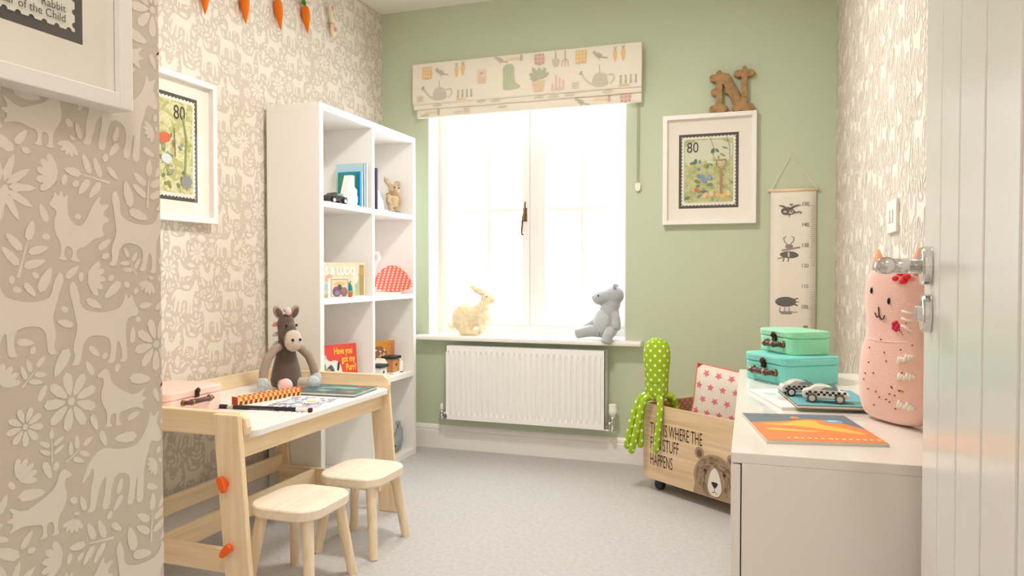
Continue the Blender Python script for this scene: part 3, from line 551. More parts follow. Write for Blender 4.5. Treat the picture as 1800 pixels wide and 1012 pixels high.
def garden(p, t, x0, x1, z0, z1, sp):
    rr = random.Random(3); w = x1 - x0; h = z1 - z0
    p.add(chaikin([(x0+.004, z0+.56*h), (x0+.3*w, z0+.66*h), (x0+.6*w, z0+.6*h), (x1-.004, z0+.66*h), (x1-.004, z1-.006), (x0+.004, z1-.006)], 1), (214, 220, 196))
    for i in range(60):
        x = x0 + .03 * w + rr.random() * .94 * w; z = z0 + .05 * h + rr.random() * (.62 + .2 * (x > x0 + .55 * w)) * h
        c = rr.choice([(122, 144, 96), (150, 166, 104), (186, 186, 108), (104, 130, 108), (164, 178, 138), (206, 198, 128), (116, 150, 150)])
        p.add(ell(x, z, .006 + .012 * rr.random(), .004 + .006 * rr.random(), rr.random() * 3.1, 8), c, i % 6 == 0)
    for fx, fz, c in ((.32, .42, (120, 150, 190)), (.40, .36, (126, 156, 196)), (.52, .40, (136, 166, 200)), (.27, .20, (206, 120, 90)), (.56, .14, (236, 204, 150)), (.44, .12, (240, 196, 150)), (.80, .10, (232, 194, 120)), (.9, .14, (236, 202, 132)), (.7, .12, (228, 188, 120))):
        p.add(ell(x0 + fx * w, z0 + fz * h, .016, .011, fx * 9, 10), c)
    sx = x0 + .76 * w     # a garden spade planted in the ground
    p.line([(sx, z0 + .14 * h), (sx, z0 + .52 * h)], .012, (172, 142, 106)); p.line([(sx, z0 + .5 * h), (sx - .022, z0 + .58 * h), (sx - .022, z0 + .66 * h), (sx + .022, z0 + .66 * h), (sx + .022, z0 + .58 * h), (sx, z0 + .5 * h)], .008, (172, 142, 106))
    p.line([(x0+.52*w, z1+.012), (x0+.6*w, z1-.04), (x0+.6*w, z1-.09)], .002, (120, 116, 104)); p.line([(x0+.86*w, z1+.012), (x0+.93*w, z1-.04), (x0+.93*w, z1-.10)], .002, (120, 116, 104))
    text('value_lettering', '80', .075, INK, sp, (x0 + .012, -.0196, z1 - .066), (1, 0, 0), (0, 0, 1), .8, off=.0006)
picture('white framed stamp print marked 80 on the green wall under the letter N', (-.481, YB, 1.2390), 0, .4505, .548, .078, .367, .081, .452, mottle('garden_wash', [(150, 164, 112), (176, 182, 130), (206, 204, 150), (140, 156, 140)], 30), garden)
def meadow(p, t, x0, x1, z0, z1, sp):
    rr = random.Random(9); w = x1 - x0; h = z1 - z0
    for i in range(45):
        p.add(ell(x0 + .04*w + rr.random()*.92*w, z0 + .05*h + rr.random()*.6*h, .006+.012*rr.random(), .004+.006*rr.random(), rr.random()*3, 8), rr.choice([(140, 140, 84), (176, 170, 100), (200, 190, 130), (120, 134, 100), (150, 120, 90), (150, 156, 150)]), i % 6 == 0)
    p.add(ell(x0+.40*w, z0+.58*h, .030, .020, .2), (216, 106, 70)); p.add(ell(x0+.44*w, z0+.36*h, .026, .018), (214, 224, 228)); p.add(ell(x0+.85*w, z0+.14*h, .028, .026), (150, 150, 146))
    p.line([(x0+.82*w, z0+.22*h), (x0+.86*w, z0+.6*h), (x0+.78*w, z0+.85*h)], .009, (140, 160, 96)); p.line([(x0+.62*w, z0+.4*h), (x0+.6*w, z0+.7*h)], .005, (130, 140, 90))
    text('value_lettering', '80', .075, INK, sp, (x1 - .098, -.0196, z1 - .066), (1, 0, 0), (0, 0, 1), .8, off=.0006)
picture('white framed stamp print hanging above the pink suitcase on the left wall', (XL, 1.938, 1.191), math.radians(90), .452, .551, .078, .367, .078, .475, mottle('meadow_wash', [(206, 200, 140), (178, 180, 110), (226, 222, 180), (160, 166, 120)], 26), meadow)
def caption(p, t, x0, x1, z0, z1, sp):
    p.rect(x0, x1, z0 + .05, z1, mottle('pale_wash', [(214, 206, 170), (190, 196, 150), (226, 220, 196)], 20))
    text('caption', 'Rabbit', .0150, INK, sp, (.362, -.0196, .1140), (1, 0, 0), (0, 0, 1), .92, 'RIGHT', off=.0006)
    text('caption', 'Year of the Child', .0150, INK, sp, (.362, -.0196, .1010), (1, 0, 0), (0, 0, 1), .92, 'RIGHT', off=.0006)
picture('large white framed stamp print with caption lettering on the wall beside the doorway', (XN, .374, 1.231), math.radians(90), .452, .551, .098, .390, .080, .475, None, caption)

# ------------------------------------------------------------------ letter N
bn = MB(); X0, Z0 = -.255, 1.787
fr = lambda u, v, h: (X0 + u, h, Z0 + v)
def P_(poly): bn.prism(poly, 3.766, 3.796, fr)
P_(rrect(.030, .062, .01, .20, .006)); P_(rrect(.152, .180, .01, .205, .006))
P_(chaikin([(.046, .195), (.088, .195), (.130, .115), (.168, .020), (.150, .004), (.118, .010), (.096, .080), (.056, .160)], 1))
for cx, cz, a, c in ((.020, .172, .020, .019), (.075, .176, .024, .018), (.136, .185, .021, .018), (.193, .185, .021, .018), (.022, .103, .016, .018), (.085, .104, .015, .015), (.022, .020, .023, .020), (.066, .020, .023, .020), (.132, .019, .026, .019), (.190, .019, .023, .020), (.046, .200, .010, .010), (.166, .211, .010, .010), (.044, .017, .03, .017), (.165, .02, .03, .019), (.165, .19, .026, .016)):
    P_(ell(cx, cz, a, c))
o = bn.build('letter_n', mat('carved_brown_wood', (162, 126, 84), .7, bump=.3, bscale=90, var=.14, vscale=40), remesh=.0028, relax=2)
tag(o, 'brown carved wooden letter N standing on the picture frame', 'letter')

# ------------------------------------------------------------------ height chart
ch = thing('height_chart', 'canvas height chart hanging by a cord on the green wall', 'height chart', (.138, YB, 1.394))
def Ch(b): b.v = [(x - .138, y - YB, z - 1.394) for x, y, z in b.v]; return b
M_CANV = mat('natural_canvas', (240, 233, 221), .9, bump=.15, bscale=700)
fb = MB(); fb.grid(lambda u, v: (.036 + .206 * u - .138, -.012 + .002 * math.sin(v * 9), -.9 * (1 - v) + .012 * 0), 4, 24)
cv = fb.build('canvas', M_CANV, ch, smooth=True); sl = cv.modifiers.new('thick', 'SOLIDIFY'); sl.thickness = .0015; sl.offset = 1
d = MB(); d.tube([(.022, 3.787, 1.396), (.254, 3.787, 1.396)], .007, 12); Ch(d).build('dowel', M_PINE, ch, smooth=True)
d = MB(); d.tube([(.036, 3.783, 1.402), (.126, 3.795, 1.562), (.244, 3.783, 1.402)], .0022, 6); Ch(d).build('cord', mat('cream_cord', (232, 226, 210), .9), ch)
SOOT = (108, 106, 102); SOOT2 = (150, 146, 140)
p = Print((-.138, -.0146, -1.394), (1, 0, 0), (0, 0, 1)); p.step = .00004
for i in range(0, 66):
    z = 1.318 - i * .0099
    l = .034 if i % 10 == 0 else (.028 if i % 5 == 0 else .020)
    p.rect(.240 - l, .240, z - .0008, z + .0008, (166, 150, 134), False)
p.build('tick_marks', cv)
def cprint(): return Print((-.138, -.0146, -1.394), (1, 0, 0), (0, 0, 1), .0004, .00004)
p = cprint()
zz = 1.300; xx = .118   # small winged creature
p.add(chaikin([(xx-.036, zz+.0), (xx-.02, zz+.012), (xx+.0, zz+.016), (xx+.02, zz+.006), (xx+.034, zz-.012), (xx+.016, zz-.022), (xx-.012, zz-.024), (xx-.03, zz-.018)], 1), SOOT)
for s, a in ((-1, 1), (1, 1.25)): p.add(chaikin([(xx+s*.006, zz+.012), (xx+s*.03*a, zz+.026), (xx+s*.05*a, zz+.022), (xx+s*.03*a, zz+.018), (xx+s*.014, zz+.004)], 1), SOOT)
p.add(ell(xx+.012, zz-.01, .011, .007, .4), (206, 200, 188)); p.add(ell(xx-.016, zz-.008, .008, .005), (206, 200, 188)); p.add(ell(xx+.013, zz-.008, .004, .004), SOOT); p.add(ell(xx+.012, zz+.026, .008, .006), SOOT2); p.line([(xx+.02, zz-.014), (xx+.05, zz-.010), (xx+.058, zz-.016)], .006, SOOT); p.line([(xx+.004, zz-.022), (xx+.004, zz-.034)], .003, SOOT)
p.build('dragon_print', cv); p = cprint()
zz = 1.085; xx = .120   # antlered creature flying a plane
p.add(chaikin([(xx-.048, zz+.002), (xx-.01, zz+.018), (xx+.03, zz+.012), (xx+.05, zz-.004), (xx+.03, zz-.018), (xx-.016, zz-.018)], 1), SOOT); p.line([(xx-.03, zz+.02), (xx+.05, zz+.034)], .008, SOOT2); p.add(ell(xx+.002, zz+.038, .018, .012), SOOT2); p.rect(xx-.004, xx+.004, zz-.012, zz+.012, (214, 208, 196))
for s in (-1, 1): p.line([(xx+s*.006, zz+.048), (xx+s*.02, zz+.064), (xx+s*.024, zz+.08), (xx+s*.012, zz+.088)], .004, SOOT2)
p.line([(xx-.02, zz-.016), (xx-.026, zz-.034)], .005, SOOT); p.line([(xx+.0, zz-.016), (xx-.002, zz-.034)], .005, SOOT); p.line([(xx-.05, zz-.02), (xx-.02, zz-.012)], .004, SOOT)
p.build('reindeer_pilot_print', cv); p = cprint()
zz = .856; xx = .112    # airship
p.add(ell(xx-.004, zz, .048, .024, 0, 20), SOOT); p.line([(xx+.036, zz+.012), (xx+.052, zz+.018)], .006, SOOT); p.line([(xx+.04, zz), (xx+.056, zz)], .004, SOOT); p.line([(xx+.036, zz-.012), (xx+.05, zz-.018)], .006, SOOT)
p.add([(xx-.036, zz-.046), (xx+.03, zz-.046), (xx+.022, zz-.060), (xx-.022, zz-.060)], SOOT2)
for q in (-.03, -.008, .012): p.line([(xx+q, zz-.046), (xx+q, zz-.028)], .004, SOOT2)
p.line([(xx+.03, zz-.05), (xx+.05, zz-.05)], .003, SOOT2)
p.build('airship_print', cv)
for i, n_ in enumerate(('150', '140', '130', '120', '110', '100', '90', '80')):
    text('numerals', n_, .026, ink((84, 76, 66)), cv, (.210 - .138, -.0152, 1.319 - i * .099 - 1.394), (1, 0, 0), (0, 0, 1), .85, 'RIGHT', off=.0003)

# ------------------------------------------------------------------ felt garland
gl = thing('felt_garland', 'garland of orange felt carrots strung high on the left wall', 'garland', (XL, 2.9, 2.2))
def Gl(b): b.v = [(x - XL, y - 2.9, z - 2.2) for x, y, z in b.v]; return b
knots = [(2.10, 2.20), (2.345, 2.165), (2.575, 2.195), (2.80, 2.252), (3.01, 2.296), (3.235, 2.37), (3.42, 2.455)]
g = MB(); g.tube([(XL + .01, y, z) for y, z in knots], .0018, 6); Gl(g).build('cord', mat('twine', (226, 214, 190), .9), gl)
M_CAR = mat('orange_felt', (226, 116, 22), .95, bump=.2, bscale=400); M_LEAF = mat('green_felt', (72, 132, 26), .95)
for i, (y, z) in enumerate(knots[1:5]):
    L = (.13, .12, .128, .125)[i]; zt = z - .024; lean = (.0, .01, .024, .022)[i]
    g = MB(); c0 = Vector((XL + .021, y + .004, zt)); g.tube([(c0.x, c0.y + lean * t, c0.z - L * t) for t in (0, .05, .2, .45, .75, .93, 1)], [.010, .016, .0205, .0185, .010, .004, .001], 14)
    o = Gl(g).build('carrot', M_CAR, gl, smooth=True)
    g = MB()
    for dy, dz, r in ((-.006, .018, .010), (.007, .017, .010), (.0, .032, .009)): g.ball((XL + .018, y + dy, zt - .002 + dz), (.006, r, r + .004), 10)
    Gl(g).build('carrot_top', M_LEAF, o, smooth=True)
g = MB(); y, z = 3.235, 2.353     # a small white felt rabbit hangs at the end of the row
g.ball((XL + .02, y + .025, z - .118), (.014, .024, .036), 14); g.tube([(XL + .02, y + .012, z - .085), (XL + .02, y + .004, z - .05), (XL + .02, y - .002, z - .012)], [.014, .011, .012], 12); g.ball((XL + .02, y - .001, z - .02), (.012, .016, .020), 12); g.ball((XL + .018, y + .047, z - .112), (.007, .008, .012), 10)
o = Gl(g).build('rabbit_charm', mat('cream_felt', (226, 212, 186), .95), gl, smooth=True); o['label'] = 'cream felt rabbit charm'
g = MB(); g.ball((XL + .034, y + .0, z - .018), (.003, .007, .011), 10); g.ball((XL + .036, y + .022, z - .118), (.003, .010, .013), 10)
Gl(g).build('pink_patch', mat('pink_felt', (226, 150, 140), .95), o, smooth=True)

# ------------------------------------------------------------------ light switch
sw = thing('light_switch', 'white double light switch on the right hand wallpaper', 'light switch', (XR, 2.145, 1.103))
MB().box(-.009, 0, -.073, .073, 0, .086).build('plate', M_WHITE, sw, bevel=.002)
for y in (-.022, .022): MB().box(-.0125, -.009, y - .010, y + .010, .026, .060).build('rocker', M_WHITE, sw, bevel=.0015)

# ------------------------------------------------------------------ door
DA = math.radians(4.2)
M_DOOR = mat('white_door_paint', (232, 232, 229), .22, bump=.03, bscale=60)
door = struct(thing('door_1', 'white boarded door standing open at the right', 'door', (.216, 1.162, 0)))
door.rotation_euler = (0, 0, -DA)      # local -y runs from the leading edge to the hinges, local -x faces the room
DW, DT = .762, .035
M_DOORF = M_DOOR
MB().box(.010, DT - .010, -DW, 0, .008, 1.981).build('door_core', M_DOORF, door)
edges = [0.0, .146, .279, .412, .545, .678, DW]
for x0, x1 in ((0, .010), (DT - .010, DT)):
    for i in range(6):
        MB().box(x0, x1, -edges[i+1] + (.0025 if i < 5 else 0), -edges[i] - (.0025 if i else 0), .008, 1.981).build('board', M_DOOR, door, bevel=.003)
h = MB()
h.lathe([(.003, -.012), (.024, -.012), (.026, -.009), (.026, 0), (.003, .001)], 28, (0, -.066, 1.008), 'X')
ho = h.build('handle_rose', M_CHROME, door, smooth=False, bevel=.001)
h = MB(); h.tube([(-.011, -.066, 1.008), (-.060, -.066, 1.008)], .0105, 16); h.tube([(-.052, -.060, 1.008), (-.059, -.075, 1.008), (-.060, -.180, 1.008)], .0105, 16)
h.build('lever', M_CHROME, ho, smooth=True)
MB().lathe([(.003, -.011), (.024, -.011), (.026, -.008), (.026, 0), (.003, .001)], 28, (0, -.066, .945), 'X').build('lock_escutcheon', M_CHROME, door, bevel=.001)
k = MB(); k.box(-.018, -.008, -.073, -.059, .935, .955); k.build('thumb_turn', M_CHROME, door, bevel=.002)
for z in (.22, 1.0, 1.75): MB().box(-.002, .012, -DW - .004, -DW + .03, z - .05, z + .05).build('hinge', M_CHROME, door)
hx, hy = .216 - DW * math.sin(DA), 1.162 - DW * math.cos(DA)
b = MB(); b.box(hx + .02, XR, hy - .09, hy - .012, 0, 2.05)
struct(b.build('trim_1', M_WHITE))

# ------------------------------------------------------------------ ceiling lamps (above the frame; the doorway one is added fill)
M_LAMPG = emit('lit_opal_glass', (255, 240, 222), 2.5)
def ceiling_lamp(label, x, y, watts, col):
    t = thing('ceiling_lamp', label, 'ceiling lamp', (x, y, ZC), 0, None)
    MB().lathe([(.01, 0), (.16, 0), (.165, -.01), (.165, -.03), (.15, -.032), (.01, -.032)], 32).build('base', M_WHITE, t, smooth=True)
    MB().lathe([(.15, -.03), (.148, -.06), (.12, -.085), (.07, -.1), (.01, -.104)], 32).build('shade', M_LAMPG, t, smooth=True)
    l = bpy.data.lights.new('lamp_light', 'AREA'); l.shape = 'DISK'; l.size = .34; l.energy = watts; l.color = col; l.spread = math.radians(180)
    o = bpy.data.objects.new('lamp_light', l); COL.objects.link(o); o.parent = t; o.location = (0, 0, -.115)
ceiling_lamp('round opal ceiling lamp over the middle of the carpet', -.80, 2.25, LAMP_ROOM, (1.0, .945, .88))
ceiling_lamp('added unseen opal fill lamp on the ceiling by the doorway', 0.10, -.15, HALL_FILL, (1.0, .945, .88))  # unseen lamp added behind the camera to fill the room with light
# ------------------------------------------------------------------ bookcase
bc = thing('cube_bookcase', 'tall white cube bookcase with eight open compartments against the left wall', 'bookcase', (-1.953, 3.18, 0))
SX0, SX1, SY0, SY1, SH = XL + .002, -1.807, 2.719, 3.640, 1.733
SHZ = [.445, .870, 1.298]
def Bc(b): b.v = [(x + 1.953, y - 3.18, z) for x, y, z in b.v]; return b
SKB = .020     # stands just in front of the skirting
Bc(MB().box(SX0 + SKB, SX1, SY0, SY0 + .030, 0, SH - .030)).build('side_panel', M_LAM, bc, bevel=.001)
Bc(MB().box(SX0 + SKB, SX1, SY1 - .030, SY1, 0, SH - .030)).build('side_panel', M_LAM, bc, bevel=.001)
Bc(MB().box(SX0 + SKB, SX1, SY0, SY1, SH - .030, SH)).build('top_panel', M_LAM, bc, bevel=.001)
Bc(MB().box(SX0 + SKB, SX1, SY0 + .030, SY1 - .030, .0, .030)).build('bottom_panel', M_LAM, bc, bevel=.001)
Bc(MB().box(SX0 + SKB, SX1, 3.170, 3.192, .030, SH - .030)).build('divider', M_LAM, bc, bevel=.001)
for z in SHZ:
    for y0, y1 in ((SY0 + .030, 3.170), (3.192, SY1 - .030)): Bc(MB().box(SX0 + SKB, SX1, y0, y1, z - .0125, z + .0125)).build('shelf', M_LAM, bc, bevel=.001)
Bc(MB().box(SX0 + SKB, SX0 + SKB + .004, SY0 + .03, SY1 - .03, .03, SH - .03)).build('back_panel', M_LAM, bc)
S1, S2, S3, S4 = SHZ[2] + .0125, SHZ[1] + .0125, SHZ[0] + .0125, .030

M_PAGE = mat('book_pages', (240, 236, 226), .9)
def book(label, loc, rz, w, h, th, cover, group=None, lean=0.0, name='picture_book', spine=None):
    """upright book, spine on local -x..+x along y: w deep (x), th thick (y), h tall"""
    t = thing(name, label, 'book', loc, rz, group)
    if lean: t.rotation_euler = (lean, 0, rz)
    MB().box(-w/2, w/2 - .003, -th/2 + .0015, th/2 - .0015, .002, h - .002).build('pages', M_PAGE, t)
    b = MB(); b.box(-w/2, w/2, -th/2, -th/2 + .002, 0, h); b.box(-w/2, w/2, th/2 - .002, th/2, 0, h); b.box(w/2 - .003, w/2, -th/2, th/2, 0, h)
    b.build('cover', cover, t, bevel=.0006)
    return t
BK = 'upright books on the top shelf'
# spines face the room (+x); far end of the left top compartment
def spine_book(label, y, th, w, h, c, x=-1.84): return book(label, (x - w/2, y, S1), 0, w, h, th, ink(c), BK)
spine_book('small green book at the left end of the top shelf row', 3.068, .008, .104, .160, (62, 140, 112), -1.83)
spine_book('bright blue spined book in the top row', 3.086, .020, .12, .170, (20, 142, 206), -1.822)
spine_book('thin white spined book right of the bright blue one', 3.103, .009, .12, .172, (238, 240, 242), -1.824)
spine_book('tall pale blue picture book behind the green and bright blue ones', 3.122, .013, .155, .215, (178, 212, 222), -1.82)
spine_book('tall white spined book touching the divider', 3.146, .016, .16, .222, (236, 238, 238), -1.822)
spine_book('dark purple thin book standing right of the divider', 3.226, .014, .15, .205, (86, 74, 104), -1.811)
def bookend(label, y, flip):
    t = thing('bookend', label, 'bookend', (-1.85, y, S1), 0, 'white letter-shaped bookends')
    s = -1 if flip else 1
    b = MB(); b.prism([(0, 0), (.10*s, 0), (.084*s, .05), (.016*s, .125), (0, .125)] if not flip else [(0, 0), (-.086, 0), (-.030, .145), (0, .145)], -.02, .02, YZ)
    b.build('wedge', M_WHITE, t, bevel=.003)
    b = MB(); b.prism([(0, 0), (.09*s, 0), (.09*s, .004), (0, .004)], -.045, .045, YZ); b.build('foot_plate', M_WHITE, t)
bookend('white wedge bookend in front of the green book on the top shelf', 3.045, True)
bookend('white wedge bookend right of the purple book on the top shelf', 3.236, False)
# white rabbit-like ornament piece in front of bookend
b = MB(); b.ball((0, 0, .035), (.018, .022, .036)); b.ball((0, .004, .072), (.014, .016, .018)); b.ball((.012, -.02, .012), (.014, .02, .012)); b.tube([(0, .0, .08), (0, -.004, .105)], [.007, .004], 8)
o = b.build('ceramic_ornament', mat('white_ceramic', (244, 243, 240), .15), loc=(-1.835, 3.045, S1 - .0005), remesh=.003, relax=4); tag(o, 'small white ceramic ornament before the books on the top shelf', 'ornament')

# ------------------------------------------------------------------ toy cars
CHK_W, CHK_B = (238, 238, 234), (34, 34, 36)
def toy_car(label, loc, rz, s, body, tyre, group=None, cabin=None):
    t = thing('toy_car', label, 'toy car', loc, rz, group)
    r = .012 * s
    prof = chaikin([(-.052*s, .010*s), (.052*s, .010*s), (.056*s, .022*s), (.040*s, .028*s), (.022*s, .033*s), (.004*s, .043*s), (-.022*s, .044*s), (-.040*s, .033*s), (-.054*s, .030*s), (-.056*s, .018*s)], 1)
    bo = MB().prism(prof, -.019*s, .019*s, XZ).build('body', body, t, bevel=.004*s)
    for sg in (-1, 1):
        p = Print((0, sg * -.0193*s, 0), (sg, 0, 0), (0, 0, 1))
        for i in range(14):
            for j in range(2):
                if (i + j) % 2 == 0: p.rect((-.047 + .0067*i)*s, (-.047 + .0067*(i+1))*s, (.0185 + .0055*j)*s, (.0185 + .0055*(j+1))*s, CHK_B, False)
        p.build('check_print', bo)
        p = Print((0, sg * -.0193*s, 0), (sg, 0, 0), (0, 0, 1)); k = -sg
        p.add([(-.030*s*k, .032*s), (.012*s*k, .033*s), (.002*s*k, .040*s), (-.022*s*k, .041*s)][::1 if k > 0 else -1], (128, 160, 164))
        p.build('side_window', bo)
    for x in (-.032*s, .032*s):
        for y in (-.021*s, .021*s):
            wh = MB().lathe([(.002, -.005*s), (r*.92, -.005*s), (r, -.003*s), (r, .003*s), (r*.92, .005*s), (.002, .005*s)], 18, (x, y, r), 'Y').build('wheel', tyre, t, bevel=.0006)
            sy = -1 if y < 0 else 1
            MB().lathe([(.001, 0), (r*.62, 0), (r*.6, .0012), (.001, .0014)] if sy > 0 else [(.001, 0), (r*.62, 0), (r*.6, -.0012), (.001, -.0014)], 14, (x, y + sy*.005*s, r), 'Y').build('hub_cap', ink((214, 208, 196)), wh)
    return t
toy_car('black and white toy car at the front of the top shelf', (-1.845, 2.90, S1), math.radians(80), 1.15, mat('black_white_car', (58, 56, 54), .3), M_BLACK)

# ------------------------------------------------------------------ plush helpers
def plush(name, m, parent, fn, vox=.004, relax=6, loc=None):
    b = MB(); fn(b)
    return b.build(name, m, parent, loc=loc, remesh=vox, relax=relax)
M_EYE = mat('black_bead', (18, 16, 16), .15)
# little brown rabbit-eared toy, top shelf right
rt = thing('soft_toy', 'small brown felt rabbit toy standing on the top shelf', 'soft toy', (-1.90, 3.545, S1), math.radians(-20)); rt.scale = (1.1, 1.2, 1.05)
M_BRN = mat('oatmeal_fabric', (196, 172, 140), .95, bump=.4, bscale=300, var=.12, vscale=60)
def f_(b):
    b.ball((0, 0, .075), (.028, .032, .042)); b.ball((.006, .006, .130), (.026, .028, .028)); b.tube([(0, -.012, .145), (-.004, -.030, .172), (-.002, -.042, .190)], [.010, .013, .006], 10); b.tube([(0, .018, .15), (-.006, .034, .166), (0, .046, .170)], [.010, .014, .008], 10)
    b.tube([(.006, -.016, .06), (.012, -.018, .02), (.016, -.018, .008)], [.014, .011, .013]); b.tube([(.006, .016, .06), (.012, .02, .02), (.016, .02, .008)], [.014, .011, .013])
    b.tube([(.006, -.026, .10), (.018, -.038, .074), (.02, -.034, .055)], [.010, .009, .009]); b.tube([(.006, .026, .10), (.02, .034, .074), (.022, .028, .055)], [.010, .009, .009])
plush('body', M_BRN, rt, f_, .0035, 4)
b = MB(); b.ball((.034, .012, .136), .004, 8); b.ball((.03, -.008, .138), .0035, 8); b.build('eye', M_EYE, rt, smooth=True)
b = MB(); b.ball((.018, -.014, .010), (.016, .012, .010), 10); b.ball((.018, .022, .010), (.016, .012, .010), 10); b.build('boot', ink((146, 150, 156)), rt, smooth=True)
b = MB(); b.lathe([(.026, .098), (.032, .104), (.026, .112)], 16, (0, .002, 0)); b.build('scarf', ink((176, 140, 100)), rt, smooth=True)

# ------------------------------------------------------------------ second shelf: game box, card, bird, flamingo
gb = thing('board_game_box', 'pale printed ludo game box standing on the second shelf', 'game box', (-1.911, 2.900, S2), math.radians(70))
M_LUDO = mottle('ludo_print', [(238, 222, 176), (228, 214, 186), (214, 216, 190), (240, 228, 200)], 14)
GW = .244      # local x runs along the front, which faces local -y
MB().box(0, GW, 0, .040, 0, .162).build('box', M_LUDO, gb, bevel=.001)
p = Print((0, 0, 0), (1, 0, 0), (0, 0, 1))
p.rect(GW - .034, GW - .006, .006, .152, (176, 148, 92)); p.rect(GW - .060, GW - .036, .006, .11, (178, 192, 150)); p.add(ell(GW - .06, .09, .02, .03), (232, 226, 210)); p.add(ell(GW - .02, .12, .01, .02), (206, 162, 84))
for x, z, c in ((.03, .09, (232, 176, 150)), (.07, .06, (226, 200, 140)), (.13, .07, (206, 214, 190)), (.02, .05, (190, 200, 206))): p.add(ell(x, z, .022, .016, x * 20), c)
p.build('cover_print', gb)
text('title_lettering', 'S & LUDO', .050, ink((252, 250, 244)), gb, (GW - .058, -.0012, .106), (1, 0, 0), (0, 0, 1), .80, 'RIGHT', off=.0006, bold=.002)
cd = thing('framed_card', 'small framed card with two purple hens in front of the ludo box', 'framed card', (-1.862, 2.862, S2), math.radians(70))
MB().box(0, .112, -.006, 0, 0, .088).build('card', ink((240, 236, 230)), cd, bevel=.001)
p = Print((-.018, -.006, 0), (1, 0, 0), (0, 0, 1)); p.rect(.030, .128, .004, .086, (150, 130, 132)); p.rect(.033, .125, .006, .083, (226, 208, 176)); p.add(ell(.080, .064, .03, .010), (214, 190, 126))
p.add(ell(.064, .028, .026, .024), (120, 96, 118)); p.add(ell(.080, .048, .012, .014, .5), (96, 84, 110)); p.add(ell(.104, .026, .020, .022), (138, 108, 124)); p.add(ell(.104, .034, .013, .009), (164, 120, 100)); p.add(ell(.066, .022, .014, .010), (150, 132, 150))
p.build('card_print', cd)
bd = thing('painted_bird', 'small teal and orange painted bird figure beside the card', 'figurine', (-1.826, 2.985, S2))
MB().lathe([(.002, 0), (.010, .0), (.017, .014), (.018, .026), (.015, .046), (.009, .062), (.003, .068)], 16).build('body', [ink((26, 122, 134))], bd, smooth=True)
MB().lathe([(.004, .0005), (.0112, .0005), (.0180, .0135), (.0182, .019), (.010, .0195)], 16).build('orange_base', ink((220, 104, 66)), bd, smooth=True)
MB().lathe([(.0175, .0195), (.0188, .024), (.0178, .031), (.0165, .0312)], 16).build('belly_band', ink((156, 160, 120)), bd, smooth=True)
b = MB(); b.tube([(.0, -.003, .064), (.0, -.012, .073), (0, -.016, .071)], .002, 6); b.tube([(.0, .003, .064), (.0, .012, .074), (0, .016, .072)], .002, 6); b.build('crest', ink((140, 84, 110)), bd)
fl = thing('flamingo_ornament', 'wooden flamingo with red patterned body on the second shelf', 'ornament', (-1.845, 3.472, S2), math.radians(28))
MB().box(-.10, .030, -.02, .02, 0, .012).build('base', ink((240, 238, 232)), fl, bevel=.001)
wing = [(x_ * .82, z_ * 1.06) for x_, z_ in chaikin([(-.125, .028), (-.135, .062), (-.105, .108), (-.055, .142), (.005, .146), (.06, .118), (.105, .070), (.112, .040), (.085, .024), (.03, .014), (-.07, .016)], 2)]
M_CORAL = ink((236, 112, 104))
wg = MB().prism(wing, -.022, .022, XZ).build('body', M_CORAL, fl, bevel=.003)
p = Print((0, -.022, 0), (1, 0, 0), (0, 0, 1))
for i in range(9):
    for j in range(10):
        x = -.100 + i * .022 + j * .0035; z = .024 + j * .0132
        import mathutils
        ins = False; n = len(wing)
        for a in range(n):
            (xa, za), (xb_, zb) = wing[a], wing[(a + 1) % n]
            if (za > z) != (zb > z) and x < (xb_ - xa) * (z - za) / (zb - za) + xa: ins = not ins
        if ins: p.add(ell(x, z, .0056, .0045, .5, 8), (248, 214, 190), False); p.add(ell(x + .006, z + .005, .003, .0022, .5, 6), (150, 128, 120), False)
p.build('pattern_print', wg)
b = MB(); b.tube([(-.085, 0, .085), (-.108, 0, .118), (-.100, 0, .16), (-.084, 0, .19), (-.092, 0, .217), (-.108, 0, .214)], [.016, .013, .011, .011, .013, .010], 12)
b.build('neck', ink((244, 214, 214)), fl, smooth=True)
b = MB(); b.tube([(-.108, 0, .215), (-.122, 0, .208), (-.124, 0, .192)], [.009, .008, .003], 10); b.build('beak', ink((66, 60, 62)), fl, smooth=True)
for x in (-.02, .02): b = MB(); b.tube([(x, 0, .010), (x, 0, .03)], .004, 8); b.build('leg', ink((240, 190, 186)), fl)

